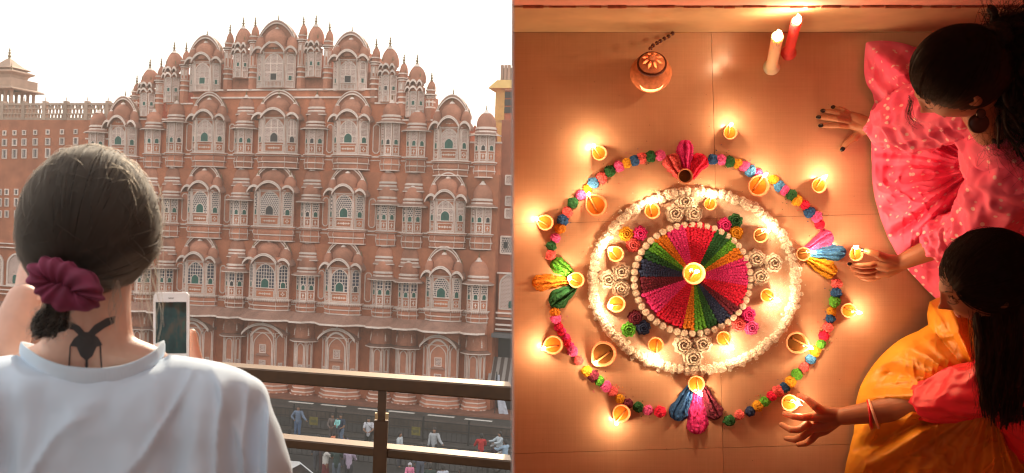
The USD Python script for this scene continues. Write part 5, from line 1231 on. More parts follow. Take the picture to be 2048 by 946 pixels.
def h2(px, py, r, a):
    nz = meshkit.noise(np.stack([px * .007, py * .007, 0 * px + 1], -1), 6); f = np.sin(a * 15 + 2.6 * np.sin(a * 4 + 1) + 3 * nz); f3 = np.sin(a * 33 + 6 * nz)
    h = .20 * (1 - r ** 2.4) + .06 * bump2(px, py, 1880, 720, 85, 60) + .05 * bump2(px, py, 1880, 640, 40, 40) + .03 * bump2(px, py, 1830, 900, 30, 110, .1)
    h += (.030 * f * np.clip(r * 1.4, 0, 1) + .008 * f3 * r) * np.clip((1 - r) / .14, .15, 1) + .028 * (meshkit.fbm(np.stack([px * .014, py * .014, 0 * px + 7], -1), 3, 9) - .5) * np.clip((1 - r) / .2, .1, 1) + crease(px, py, .022, .012, 8) * np.clip((1 - r) / .1, .1, 1)
    return h + .018
cloth('skirt', star_cloth(1980, 800, out2, h2, 130, 560) - o, GOLDC, w2)
bod = folds(skin([L_([((2100, 830, .15), .16), ((2068, 740, .37), .13), ((2040, 690, .44), .08)], o), L_([((2065, 740, .38), .11), ((2010, 765, .40), .075)], o)], .012, 12), .014, 18, 3); put(bod, 'blouse', REDC, w2, smooth=True)
sl = folds(skin([L_([((2015, 762, .41), .068), ((1940, 780, .31), .068), ((1868, 801, .215), .058)], o)], .007, 8), .014, 30, 5, (1, .2, 1), .5); put(sl, 'sleeve', REDC, w2, smooth=True)
def bangle(px, py, h, r, col, name, label, tilt):
    c = RP(px, py, h); t = rthing('bangle', label, 'bangle', c); a = RP(1790, 818, .15) - RP(1680, 833, .10); B = basis(a / np.linalg.norm(a) + np.array([0, tilt, 0]), [0, 0, 1])
    u = np.linspace(0, 2 * PI, 41); ring_ = np.stack([r * np.cos(u), 0 * u, r * np.sin(u)], 1) @ B
    mb = MB(); k = np.arange(40); mb.tube(ring_, .0042, 9, cap=False); mb.build('ring', mat(name, col, .25), t, smooth=True)
bangle(1739, 829, .123, .0395, (.55, .008, .012), 'red_glass', 'red bangle on the wrist nearest to the hand', -.10)
bangle(1747, 828, .127, .040, (.85, .55, .40), 'ivory_bangle', 'pale ivory bangle on the wrist behind the red one', .12)
diya(1580, 806, 17, (1592, 806), 'small lit clay lamp between the thumb and fingers of the bangled hand', None, lift=.02)
# ------------------------------------------------------------------ people on the street: small, but whole figures in their poses
DSK = skinmat('brown_skin', (.22, .11, .065)); SHOE = mat('shoe', (.05, .045, .04), .6); BLK = mat('black_street_hair', (.012, .010, .009), .5)
def tint(c): return mat('cloth_%02d_%02d_%02d' % tuple(int(x * 99) for x in c), c, .85, var=.2, scale=6)
ARM = {'down': ((.23, .02, 1.12), (.25, .08, .86)), 'hip': ((.36, -.06, 1.14), (.20, .08, 1.0)), 'out': ((.34, .14, 1.16), (.52, .30, 1.04)), 'front': ((.24, .12, 1.12), (.08, .30, 1.04)), 'up': ((.27, .20, 1.2), (.10, .30, 1.42)), 'rail': ((.26, .22, 1.16), (.22, .44, 1.06)), 'fwd': ((.25, .25, 1.24), (.24, .52, 1.26))}
def pedestrian(px, py, H, face, shirt, legs, arms, label, hair='short', skirt=False, sit=False, long_sleeve=True, child=False, group=None, bag=False, base=0.05):
    """px, py: the photo pixel of the top of the head"""
    g = G(px, py, H + base) ; s = H / 1.74
    rot = math.radians(face); M = frame([(math.cos(rot), math.sin(rot), 0), (-math.sin(rot), math.cos(rot), 0), (0, 0, 1)], (g[0], g[1], base))
    t = thing('person', label, 'child' if child else 'person', group, m=M)
    K = lambda x, y, z: (x * s, y * s, z * s)
    dz = -.0 ; hip = [K(.09, 0, .92), K(-.09, 0, .92)]
    if sit: knee = [K(.12, .38, .80), K(-.12, .38, .80)]; foot = [K(.13, .36, .36), K(-.13, .36, .36)]
    else: knee = [K(.10, .03, .50), K(-.09, .05, .50)]; foot = [K(.11, 0, .09), K(-.10, .02, .09)]
    toe = [(f[0], f[1] + .15 * s, f[2] - .05 * s) for f in foot]
    sh = [K(.18, 0, 1.42), K(-.18, 0, 1.42)]; el, ha = [], []
    for a, sx in zip(arms, (1, -1)):
        e, h = ARM[a]; el.append(K(sx * e[0], e[1], e[2])); ha.append(K(sx * h[0], h[1], h[2]))
    N = 10
    def sk(bones, edge=.06, it=3):
        out = [cap(p, r, q, r2, N) for b in bones for (p, r), (q, r2) in zip(b[:-1], b[1:])]; q = m3.Manifold.batch_boolean(out, m3.OpType.Add).refine_to_length(edge * s).to_mesh(); m = trimesh.Trimesh(q.vert_properties[:, :3].astype(float), q.tri_verts); m.merge_vertices(); trimesh.smoothing.filter_taubin(m, .5, .52, iterations=it); return m
    torso = [(K(0, 0, .95), .13 * s), (K(0, .0, 1.15), .125 * s), (K(0, 0, 1.36), .135 * s)]
    hw = child and 1.25 or 1.0
    body = [torso, [(K(0, 0, 1.36), .10 * s), (K(0, .01, 1.50), .055 * s)], [(K(0, .01, 1.50), .05 * s), (K(0, .03, 1.60), .075 * s * hw)], [(K(0, .03, 1.60), .082 * s * hw), (K(0, .01, 1.65), .088 * s * hw)], [(K(0, .09, 1.605), .03 * s), (K(0, .108, 1.60), .014 * s)]]
    for i in (0, 1):
        body += [[(hip[i], .085 * s), (knee[i], .055 * s), (foot[i], .04 * s)], [(foot[i], .042 * s), (toe[i], .03 * s)], [(K(0, 0, 1.36), .09 * s), (sh[i], .058 * s), (el[i], .042 * s), (ha[i], .03 * s)], [(ha[i], .03 * s), tuple([tuple(np.array(ha[i]) + .09 * s * (np.array(ha[i]) - np.array(el[i])) / (np.linalg.norm(np.array(ha[i]) - np.array(el[i])) + 1e-9)), .018 * s])]]
    put(sk(body), 'body', DSK, t, smooth=True)
    top = [[(p, r + .02 * s) for p, r in torso], [(K(0, 0, .86), .135 * s), (K(0, 0, .95), .15 * s)]]
    for i in (0, 1): top.append([(K(0, 0, 1.37), .10 * s), (sh[i], .078 * s), (tuple(np.array(sh[i]) * .35 + np.array(el[i]) * .65) if not long_sleeve else el[i], .062 * s)] + ([(tuple(np.array(el[i]) * .15 + np.array(ha[i]) * .85), .048 * s)] if long_sleeve else []))
    put(folds(sk(top, .05), .02 * s, 9 / s, int(px), None), 'shirt', tint(shirt), t, smooth=True)
    if skirt: low = [[(K(0, 0, .92), .15 * s), (K(0, .02, .5), .19 * s), (K(0, .02, .18), .24 * s)]]
    else: low = [[(hip[i], .115 * s), (knee[i], .082 * s), (tuple(np.array(foot[i]) + [0, 0, .03]), .066 * s)] for i in (0, 1)] + [[(hip[0], .11 * s), (hip[1], .11 * s)]]
    put(folds(sk(low, .05), .015 * s, 8 / s, int(py), None), 'skirt' if skirt else 'trousers', tint(legs), t, smooth=True)
    for i in (0, 1): put(sk([[((foot[i][0], foot[i][1] - .04 * s, foot[i][2] - .04 * s), .045 * s), ((toe[i][0], toe[i][1] + .01, toe[i][2]), .034 * s)]], .05), 'shoe', SHOE, t, smooth=True)
    hr = [[(K(0, -.004, 1.685), .098 * s * hw), (K(0, -.03, 1.61), .090 * s * hw)], [(K(0, .035, 1.705), .062 * s * hw), (K(0, -.02, 1.70), .085 * s * hw)]]
    if hair == 'long': hr.append([(K(0, -.06, 1.6), .07 * s), (K(0, -.10, 1.38), .07 * s), (K(0, -.11, 1.22), .04 * s)])
    if hair == 'scarf': hr = [[(K(0, -.01, 1.65), .105 * s * hw), (K(0, -.03, 1.5), .11 * s)]]
    put(sk(hr, .04), 'headscarf' if hair == 'scarf' else 'hair', tint((.45, .42, .45)) if hair == 'scarf' else BLK, t, smooth=True)
    if bag:
        mb = MB(); mb.box(-.30 * s, -.16 * s, -.06, .12, .92 * s, 1.14 * s); mb.build('shoulder_bag', BLK, t); MB().tube(np.array([K(-.22, .05, 1.12), K(-.05, .17, 1.32), K(.12, .08, 1.48), K(.10, -.10, 1.46), K(-.15, -.12, 1.2), K(-.22, .0, 1.12)]), .012, 5).build('strap', BLK, t)
    return t
pedestrian(597, 812, 1.72, 175, (.13, .17, .24), (.07, .11, .19), ('hip', 'out'), 'man in denim shirt and jeans leaning on the upper fence, left of the others')
pedestrian(666, 828, 1.62, 170, (.13, .10, .09), (.10, .08, .08), ('front', 'front'), 'woman in grey shawl standing beside the man carrying a child', 'long')
pedestrian(676, 834, 1.0, 150, (.25, .55, .52), (.05, .05, .06), ('front', 'front'), 'small child in turquoise top held between the couple at the fence', child=True, base=.75)
pedestrian(682, 828, 1.72, 165, (.03, .045, .075), (.13, .17, .24), ('front', 'front'), 'man in dark blue T-shirt and jeans carrying a child in turquoise', long_sleeve=False)
pedestrian(738, 835, 1.72, 175, (.50, .49, .52), (.02, .02, .02), ('front', 'front'), 'man in white shirt and black trousers with a shoulder bag, left of balcony post', bag=True, long_sleeve=False)
pedestrian(800, 864, 1.70, 250, (.42, .45, .46), (.05, .05, .06), ('down', 'down'), 'man in pale shirt walking just right of the balcony post')
pedestrian(869, 856, 1.74, 165, (.36, .37, .38), (.04, .045, .055), ('down', 'out'), 'man in light grey shirt with one hand on the upper fence')
pedestrian(963, 868, 1.70, 10, (.42, .02, .02), (.05, .04, .05), ('rail', 'rail'), 'person in red shirt leaning on the fence at right')
pedestrian(1000, 864, 1.66, 120, (.40, .45, .48), (.04, .02, .03), ('fwd', 'fwd'), 'rider in pale shirt sitting on a motorbike near the partition', sit=True)
pedestrian(1011, 880, 1.66, 40, (.28, .38, .48), (.05, .02, .03), ('fwd', 'fwd'), 'rider in light blue shirt on the motorbike closest to the partition', sit=True)
pedestrian(636, 870, 1.70, 5, (.05, .05, .06), (.06, .06, .07), ('front', 'down'), 'dark clothed person half hidden behind the lower balcony rail, leftmost of its group')
pedestrian(647, 872, 1.68, 15, (.05, .035, .04), (.06, .03, .03), ('down', 'front'), 'person with dark hair behind the lower balcony rail beside the woman in white top')
pedestrian(668, 866, 1.05, 30, (.75, .24, .12), (.3, .1, .08), ('down', 'down'), 'child in orange top standing behind the lower balcony rail', child=True)
pedestrian(652, 893, 1.62, 300, (.52, .48, .44), (.13, .02, .025), ('fwd', 'fwd'), 'woman in white top and maroon skirt reaching out at the lower fence', 'long', skirt=True, long_sleeve=False)
pedestrian(674, 892, 1.72, 0, (.025, .045, .04), (.10, .12, .15), ('rail', 'rail'), 'man in dark green T-shirt standing at the lower fence, seen from behind', long_sleeve=False)
pedestrian(699, 894, 1.70, 355, (.36, .28, .36), (.03, .03, .035), ('rail', 'rail'), 'man in pale mauve shirt standing at the lower fence, seen from behind')
pedestrian(690, 868, 1.60, 60, (.28, .22, .38), (.05, .05, .06), ('down', 'front'), 'woman with long dark hair and lilac top behind the lower balcony rail', 'long')
pedestrian(820, 926, 1.25, 180, (.68, .20, .32), (.2, .1, .12), ('front', 'down'), 'small child in pink top and grey headscarf below the lower rail', 'scarf', child=True)
pedestrian(842, 888, 1.72, 20, (.10, .11, .14), (.08, .09, .12), ('down', 'down'), 'man in dark clothes walking below the lower rail beside the child in pink')
pedestrian(861, 928, 1.70, 350, (.03, .045, .035), (.05, .05, .05), ('front', 'front'), 'dark haired man in dark green shirt at bottom of the street')
pedestrian(886, 930, 1.68, 10, (.42, .45, .50), (.05, .05, .06), ('front', 'front'), 'man in blue and white shirt at bottom of the street')
pedestrian(922, 936, 1.66, 30, (.30, .16, .05), (.05, .04, .04), ('front', 'front'), 'dark haired person near the bottom edge right of the man in blue and white', 'long')
# motorbikes under the riders
def motorbike(px, py, face, label):
    g = G(px, py, .6); rot = math.radians(face); t = thing('motorbike', label, 'motorbike', m=frame([(math.cos(rot), math.sin(rot), 0), (-math.sin(rot), math.cos(rot), 0), (0, 0, 1)], (g[0], g[1], .02)))
    PNT = mat('bike_paint', (.03, .03, .035), .3); CHR = mat('bike_steel', (.35, .35, .36), .3, metallic=.9)
    for y in (-.62, .62):
        u = np.linspace(0, 2 * PI, 25); MB().tube(np.column_stack([0 * u, y + .27 * np.cos(u), .30 + .27 * np.sin(u)]), .05, 8, cap=False).build('tyre', SHOE, t, smooth=True)
        mb = MB()
        for k in range(6): mb.tube(np.array([[0, y, .3], [0, y + .25 * math.cos(k * PI / 3), .3 + .25 * math.sin(k * PI / 3)]]), .012, 5)
        mb.build('spokes', CHR, t, kind='stuff')
    MB().tube(np.array([[0, .62, .3], [0, .5, .62], [0, .38, .98]]), .03, 6).build('fork', CHR, t); MB().tube(np.array([[-.34, .28, 1.0], [-.1, .38, 1.02], [.1, .38, 1.02], [.34, .28, 1.0]]), .018, 6).build('handlebar', CHR, t)
    put(skin([[((0, .30, .80), .13), ((0, 0, .78), .12)]], .04, 4), 'tank', PNT, t, smooth=True); put(skin([[((0, -.05, .76), .10), ((0, -.62, .82), .09)]], .04, 4), 'seat', SHOE, t, smooth=True)
    put(skin([[((0, .1, .45), .15), ((0, -.15, .42), .13)]], .05, 2), 'engine', CHR, t, smooth=True); put(skin([[((0, .46, .93), .08), ((0, .52, .93), .07)]], .04, 2), 'headlight', CHR, t, smooth=True)
motorbike(1000, 905, 120, 'dark motorbike at the right end of the street'); motorbike(1012, 925, 40, 'dark motorbike nearest the partition at the street end')
# banner leaning on the dark doorway, signs on the fence, car by the kerb
b = thing('cloth_banner', 'white and blue cloth banner hanging in the dark doorway right of palace', 'banner', m=PM)
x, z = F(991, 812, 1.3); rows = [(0, .10, 1.9), (.0, .16, 1.3), (.05, .17, 1.25), (.14, .2, .7), (.3, .26, .2), (.45, .3, -.5)]
mb = MB(); mb.grid(np.array([[(x + a + w * u, -1.0 - .06 * math.sin(u * 5 + i), z + h) for u in np.linspace(-1, 1, 7)] for i, (a, w, h) in enumerate(rows)])); mb.grid(np.array([[(x + a + w * u, -.97 - .06 * math.sin(u * 5 + i), z + h) for u in np.linspace(-1, 1, 7)] for i, (a, w, h) in enumerate(rows)])[:, ::-1]); mb.build('sheet', tint((.5, .52, .58)), b, smooth=True)
MB().box(x - .17, x + .17, -1.14, -1.08, z + 1.2, z + 1.5).build('blue_band', tint((.05, .15, .45)), b)
MB().tube(np.array([[x - .12, -1.05, z - 2.6], [x - .05, -1.05, z + 2.1]]), .03, 6).build('pole', IRON, b)
for k, (px, py) in enumerate(((615, 862), (818, 886))):
    q = Lx(px, py + 6); s_ = thing('fence_sign', f'small {"yellow" if k else "olive yellow"} sign fixed to the upper fence {"right of the balcony post" if k else "beside the man in denim"}', 'sign', m=PM)
    MB().box(q[0] - .25, q[0] + .25, yf - .05, yf - .032, .35, .8).build('plate', tint((.16, .13, .03)), s_); MB().box(q[0] - .18, q[0] + .18, yf - .056, yf - .051, .5, .65).build('print', tint((.10, .09, .04)), s_)
def car(px, py):
    g = G(px, py, 1.42); t = thing('parked_car', 'white car with dark glass parked at the lower fence, only its roof showing', 'car', m=frame([XA, YA, ZA], (g[0] - 1.0, g[1] - .1, 0)))
    CP = mat('white_car_paint', (.62, .63, .62), .2); GL_ = mat('car_glass', (.012, .014, .016), .08); prof = [(-2.1, .35), (-2.15, .75), (-1.85, .95), (-1.25, 1.0), (-.65, 1.42), (.75, 1.46), (1.45, 1.05), (2.05, .92), (2.15, .6), (2.1, .35)]
    T = lambda v: np.column_stack([v[:, 0], v[:, 2], v[:, 1]]); body = [(x, min(z, 1.0)) for x, z in prof]
    q = m3.Manifold.extrude(m3.CrossSection([body[::-1]]), 1.72).to_mesh(); MB().add(T(q.vert_properties[:, :3]) - [0, .86, 0], q.tri_verts).build('body', CP, t)
    gh = [(-1.25, 1.0), (-.65, 1.42), (.75, 1.46), (1.45, 1.02)]
    v = np.array([[(x, s * (.84 if z < 1.1 else .66), z) for x, z in gh] for s in (-1, 1)]); MB().grid(v).add(v[0], [[0, 1, 2, 3]]).add(v[1], [[3, 2, 1, 0]]).build('windows', GL_, t)
    rf = np.array([[(x, w, z + .012) for w in np.linspace(-.66, .66, 7)] for x, z in ((-.72, 1.385), (-.5, 1.43), (.1, 1.47), (.7, 1.47), (.85, 1.41))]); MB().grid(rf).build('roof', CP, t, smooth=True)
    for s in (-1, 1):
        MB().tube(np.array([(x, s * .70, z + .01) for x, z in gh]), .03, 6).build('pillar', CP, t)
        for x in (-1.35, 1.35):
            mb = MB().lathe([(0, -.1), (.2, -.1), (.31, -.08), (.32, 0), (.31, .08), (.2, .1), (0, .1)], 20); mb.xf(lambda v: np.column_stack([v[:, 0] + x, v[:, 2] + s * .82, v[:, 1] + .32])); mb.build('wheel', SHOE, t, smooth=40)
    mb = MB(); mb.lathe([(0, .03), (.03, .02), (.05, 0)], 8, (.45, 0, 1.48)); mb.build('aerial', GL_, t)
car(600, 931)

# ------------------------------------------------------------------ balcony rail
BRONZE = usdkit.material(stage, '/World/Looks/bronze_paint', {'tc': ('texture_coordinate', {}), 'n': ('noise_texture', {'scale': 30.0, 'detail': 5.0}), 'r': ('rgb_ramp', {'ramp': [(.3, (.050, .025, .013)), (.7, (.075, .038, .019))]}), 'p': ('principled_bsdf', {'roughness': .3, 'metallic': .2, 'ior': 1.5, 'coat_weight': .7, 'coat_roughness': .22, 'coat_tint': (1.0, .74, .42)})},
    [('tc.object', 'n.vector'), ('n.fac', 'r.fac'), ('r.color', 'p.base_color')], surface='p.BSDF')
rl = thing('balcony_railing', 'brown metal balcony railing with two rails and a clamped post', 'railing')
def rail_bar(a, b, d0, d1, hpx, depth, name):
    """a square tube whose upper front edge runs through photo pixels a and b"""
    p, q = P(*a, d0), P(*b, d1); ax = (q - p) / np.linalg.norm(q - p); p = p - ax * 2.2; q = q + ax * .0; h = hpx / FPX * (d0 + d1) / 2; n = np.array([0, 1.0, 0])
    sec = [(0, 0), (.004, .004), (depth - .004, .004), (depth, 0), (depth, -h + .004), (depth - .004, -h), (.004, -h), (0, -h + .004)]
    v = np.array([[e + n * y + np.array([0, 0, z]) for y, z in sec] for e in (p, q)]); mb = MB().grid(v[:, ::-1], True); mb.add(v[1], [[0, 1, 2, 3], [0, 3, 4, 7], [4, 5, 6, 7]]); return mb.build(name, BRONZE, rl)
rail_bar((486, 738), (1023.2, 776.5), 3.05, 2.72, 25, .09, 'top_rail')
rail_bar((566, 880), (1023.2, 924.5), 3.02, 2.72, 16, .075, 'lower_rail')
pt = P(764, 784, 2.86); k = 2.86 / FPX
def post(w, y0, y1, py0, py1, name): MB().box(pt[0] - w, pt[0] + w, pt[1] + y0, pt[1] + y1, P(764, py1, 2.86)[2], P(764, py0, 2.86)[2]).build(name, BRONZE, rl)
post(8.4 * k, .022, .052, 780, 1000, 'post'); post(13.6 * k, .012, .060, 844, 1300, 'post_sleeve')
BR = mat('worn_brass', (.55, .38, .2), .25, metallic=.8)
for s_ in (-1, 1):
    x = pt[0] + s_ * 10.5 * k; z = P(764, 842, 2.86)[2]; v = np.array([[x + a, pt[1] + .02 + b, z + c] for a, b, c in ((-.004, 0, 0), (.005, 0, 0), (.005, .012, 0), (-.004, .012, 0))])
    mb = MB().grid(np.array([v + [0, 0, h] for h in (0, .004, .015, .018)]) * 1.0, True); mb.add(v + [0, 0, .018], [[0, 1, 2, 3]]); mb.build('clamp_lug', BR, rl)
MB().box(-4, .02, -2.6, 3.4, CAM[2] - 1.62, CAM[2] - 1.56).build('balcony_floor', PAVE, kind='structure')
cafe = thing('cafe_room', kind='structure')              # the cafe behind the photographer: back wall, end wall and a ceiling above
CAFEW = mat('cafe_plaster', (.34, .37, .42), .85, var=.1, scale=2)
MB().box(-4.0, -.08, -2.75, -2.6, CAM[2] - 1.6, CAM[2] + 1.25).build('wall', CAFEW, cafe)
MB().box(-4.15, -4.0, -2.75, .6, CAM[2] - 1.6, CAM[2] + 1.25).build('wall', CAFEW, cafe)
MB().box(-4.15, -.08, -2.75, -.6, CAM[2] + 1.26, CAM[2] + 1.4).build('ceiling', CAFEW, cafe)

# ------------------------------------------------------------------ tourist with the phone
TD = 1.46; o = P(185, 900, TD)
tr_ = thing('person', 'woman seen from behind with maroon scrunchie, white T-shirt and nape tattoo, taking a photo', 'person', m=frame(None, o))
Q = lambda px, py, d=TD: P(px, py, d) - o
HB = basis((.06, 1, -.05), (.0, .05, 1)); hc = Q(178, 455, 1.50)
bones = [[(Q(90, 1150, 1.50), .085), (Q(85, 880, 1.50), .085)], [(Q(280, 1150, 1.50), .085), (Q(285, 880, 1.50), .085)], [(Q(185, 1100, 1.50), .09), (Q(185, 860, 1.50), .085)], [(Q(185, 850, 1.50), .08), (Q(20, 815, 1.50), .055)], [(Q(185, 850, 1.50), .08), (Q(420, 820, 1.50), .055)],
         [(Q(180, 770, 1.49), .075), (Q(176, 700, 1.475), .066), (Q(176, 620, 1.475), .0605), (Q(178, 540, 1.49), .062)], [(Q(178, 705, 1.46), .046), (Q(66, 735, 1.48), .030)], [(Q(178, 705, 1.46), .046), (Q(300, 733, 1.48), .030)],
         [(Q(420, 825, 1.52), .055), (Q(480, 900, 1.72), .045), (Q(432, 830, 1.94), .036), (Q(398, 742, 1.99), .026)],
         [(Q(-40, 825, 1.50), .055), (Q(-70, 880, 1.62), .045), (Q(8, 700, 1.62), .036), (Q(48, 600, 1.66), .028)]]
hand = [[(398, 742, 1.99), (390, 702, 1.985), (384, 666, 1.975)], [(398, 740, 2.0), (385, 712, 2.02), (345, 690, 2.02)], [(398, 744, 2.0), (385, 724, 2.02), (345, 708, 2.02)], [(398, 748, 2.0), (385, 732, 2.02), (350, 724, 2.02)], [(398, 752, 2.0), (388, 742, 2.02), (356, 738, 2.02)]]
for f in hand: bones.append([(Q(*p), r) for p, r in zip(f, (.013, .0105, .008))])
lh = [[(48, 600, 1.66), (66, 570, 1.68), (88, 552, 1.70)], [(48, 600, 1.66), (62, 548, 1.69), (82, 520, 1.73)], [(48, 600, 1.66), (54, 540, 1.70), (70, 505, 1.74)], [(48, 600, 1.66), (48, 545, 1.70), (58, 505, 1.74)], [(48, 600, 1.66), (78, 590, 1.66), (104, 580, 1.68)]]
for f in lh: bones.append([(Q(*p), r) for p, r in zip(f, (.018, .011, .008))])
tb = skin(bones, .011, 10); put(trimesh.util.concatenate([tb, place(head_mesh(.98), HB, hc, .98)]), 'body', SKIN2, tr_, smooth=True)
# T-shirt: rows of rounded sections from the collar to the hem, soft folds from the shoulders
rows = [(706, 186, 128, .052, 1.475), (713, 186, 185, .060, 1.485), (722, 186, 245, .075, 1.49), (740, 188, 296, .092, 1.49), (775, 189, 340, .110, 1.49), (820, 189, 362, .120, 1.49), (880, 189, 381, .125, 1.49), (950, 189, 394, .125, 1.49), (1050, 189, 390, .125, 1.49), (1200, 189, 370, .125, 1.49)]
from scipy.interpolate import PchipInterpolator
ra = np.array(rows, float); yy_ = np.concatenate([np.linspace(706, 760, 26), np.linspace(764, 1200, 70)]); RR_ = PchipInterpolator(ra[:, 0], ra[:, 1:])(yy_)
ta_ = np.linspace(0, 2 * PI, 260, endpoint=False); G_ = []
for y, (cx, hw, th, d) in zip(yy_, RR_):
    c, s = np.cos(ta_), np.sin(ta_); ex = .72; X = np.sign(c) * np.abs(c) ** ex; Y = np.sign(s) * np.abs(s) ** ex
    px = cx + hw * X; e = (y - 700) / 250
    fo = .016 * np.sin(px * .055 + 1.3 * np.sin(px * .021) + .004 * y) * np.clip((np.abs(px - 188) - 90) / 160, 0, 1) * np.clip(e * 2, 0, 1) + .024 * (meshkit.fbm(np.stack([px * .012, 0 * px + y * .006, 0 * px], -1), 3, 3) - .5) * np.clip(e * 3, .0, 1)
    fo += .010 * np.exp(-((px - (430 + .33 * (y - 730))) / 12) ** 2) * np.clip(e * 4, 0, 1) * np.clip(1.6 - e, 0, 1)
    fo += .009 * (1 - 2 * np.abs(np.sin(px * .062 + .0035 * (y - 800) + .9 * np.sin(y * .009)))) * np.clip((px - 395) / 60, 0, 1) * np.clip((e - .15) * 2.5, 0, 1) + .010 * (1 - 2 * np.abs(meshkit.noise(np.stack([px * .013 + y * .006, 0 * px + y * .004, 0 * px + 3], -1), 8) - .5)) ** 4 * np.clip(e * 2, 0, 1)
    sag = -36 * np.clip(1 - np.abs((px - 186) / 150), 0, 1) ** .5 * np.exp(-((y - 706) / 30) ** 2) * (s < .3)
    G_.append([P(a, y - b, d + th * v) - [0, f, 0] - o for a, v, f, b in zip(px, Y, fo, sag)])
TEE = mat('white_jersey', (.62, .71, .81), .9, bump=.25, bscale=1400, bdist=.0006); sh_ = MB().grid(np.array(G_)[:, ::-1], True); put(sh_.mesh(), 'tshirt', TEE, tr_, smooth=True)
# ribbed collar, the sleeves' seam and the inside label showing through
cv = [(42, 700, 1.47), (58, 716, 1.43), (92, 737, 1.400), (138, 750, 1.386), (185, 754, 1.382), (235, 750, 1.386), (282, 735, 1.402), (313, 714, 1.432), (326, 698, 1.465), (300, 708, 1.53), (186, 725, 1.57), (75, 708, 1.53), (42, 700, 1.47)]
cp = PchipInterpolator(np.linspace(0, 1, len(cv)), np.array([Q(*p) for p in cv]))(np.linspace(0, 1, 90)); mb = MB()
u = np.linspace(0, 2 * PI, 12, endpoint=False); t_ = np.gradient(cp, axis=0); t_ /= np.linalg.norm(t_, axis=1, keepdims=True); n_ = np.cross(t_, [0, 0, 1.0]); n_ /= np.linalg.norm(n_, axis=1, keepdims=True); b_ = np.cross(n_, t_)
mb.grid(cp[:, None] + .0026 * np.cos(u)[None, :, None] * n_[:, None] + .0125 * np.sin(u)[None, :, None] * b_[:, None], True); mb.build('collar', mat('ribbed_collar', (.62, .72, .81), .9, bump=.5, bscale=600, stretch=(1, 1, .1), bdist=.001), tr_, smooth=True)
# hair: a smooth mass drawn down to the scrunchie, loose strands catching the sun
BROWN = usdkit.material(stage, '/World/Looks/brown_hair', {'h': ('principled_hair_bsdf', {'color': (.034, .023, .015), 'roughness': .35, 'roughness_u': .35})}, surface='h.BSDF')
BROWNS = mat('brown_hair_mass', (.016, .012, .009), .55, specular_ior_level=.25, bump=.6, bscale=120, bdist=.002, stretch=(1, 1, .1))
hm = trimesh.creation.icosphere(5); d = hm.vertices.copy(); ph = np.arctan2(d[:, 0], -d[:, 1] + .2)
rx, ry, rz = .0965, .110, .121; low = np.clip((-d[:, 2] - .25) / .75, 0, 1); v = d * [rx, ry, rz] * (1 + .014 * np.sin(ph * 24 + 2 * d[:, 2]) + .03 * (meshkit.fbm(d * 2, 3, 2) - .5))[:, None]
v[:, 0] *= 1 - .36 * low ** 1.2; v[:, 0] -= .012 * low; v[:, 1] *= 1 - .15 * low; hcen = Q(180, 460, 1.475); hm.vertices = v + hcen; put(hm, 'hair', BROWNS, tr_, smooth=True)
g = np.random.default_rng(11); ST = []; sc = Q(128, 575, 1.355)
for k in range(2600):
    a = g.uniform(-PI, PI); zt = g.uniform(-.15, 1); s0 = np.array([math.cos(a) * math.sqrt(1 - zt * zt), math.sin(a) * math.sqrt(1 - zt * zt), zt])
    e_ = (sc - hcen) / [rx, ry, rz]; e_ /= np.linalg.norm(e_); u = np.linspace(0, 1, 14)[:, None]; om = math.acos(np.clip(s0 @ e_, -1, 1)) + 1e-6
    q_ = (np.sin((1 - u) * om) * s0 + np.sin(u * om) * e_) / math.sin(om); lw = np.clip((-q_[:, 2] - .25) / .75, 0, 1); lift = 1.012 + abs(g.normal(0, .012)) + (.05 * g.random() * np.sin(u[:, 0] * PI) if g.random() < .06 else 0)
    w_ = q_ * [rx, ry, rz] * np.reshape(lift, (-1, 1)); w_[:, 0] *= 1 - .36 * lw ** 1.2; w_[:, 0] -= .012 * lw; w_[:, 1] *= 1 - .15 * lw; ST.append(w_ + hcen + g.normal(0, .0006, 3))
strands('combed_hair', ST, .0009, BROWN, tr_)
fly = []
for k in range(420):
    kk = g.uniform(.0, .06)
    a = g.uniform(-PI, PI); zt = g.uniform(-.2, 1); s0 = np.array([math.cos(a) * math.sqrt(1 - zt * zt), math.sin(a) * math.sqrt(1 - zt * zt), zt]); t = np.cross(s0, g.normal(0, 1, 3)); t /= np.linalg.norm(t); u = np.linspace(0, 1, 9)[:, None]
    fly.append(hcen + (lambda w: w / np.linalg.norm(w, axis=1, keepdims=True) * (1.015 + np.sin(u * PI) * kk))(s0 + t * u * g.uniform(.3, .8)) * [rx, ry, rz])
for k in range(22):
    x0 = g.uniform(296, 322); u = np.linspace(0, 1, 16)[:, None]; fly.append(Q(x0, 400 + g.uniform(-40, 60), 1.50) + u * (Q(300 + g.uniform(-14, 14), 690 + g.uniform(-60, 10), 1.47) - Q(x0, 420, 1.50)) + np.column_stack([.012 * np.sin(u[:, 0] * 5 + k), 0 * u[:, 0], 0 * u[:, 0]]))
for k in range(12):
    u = np.linspace(0, 1, 12)[:, None]; fly.append(Q(236 + g.uniform(-8, 8), 560, 1.40) + u * (Q(226 + g.uniform(-6, 8), 655 + g.uniform(-25, 8), 1.385) - Q(236, 560, 1.40)) + np.column_stack([.004 * np.sin(u[:, 0] * 6 + k), 0 * u[:, 0], 0 * u[:, 0]]))
strands('loose_strands', fly, .0009, BROWN, tr_)
tl = MB(); fz = []
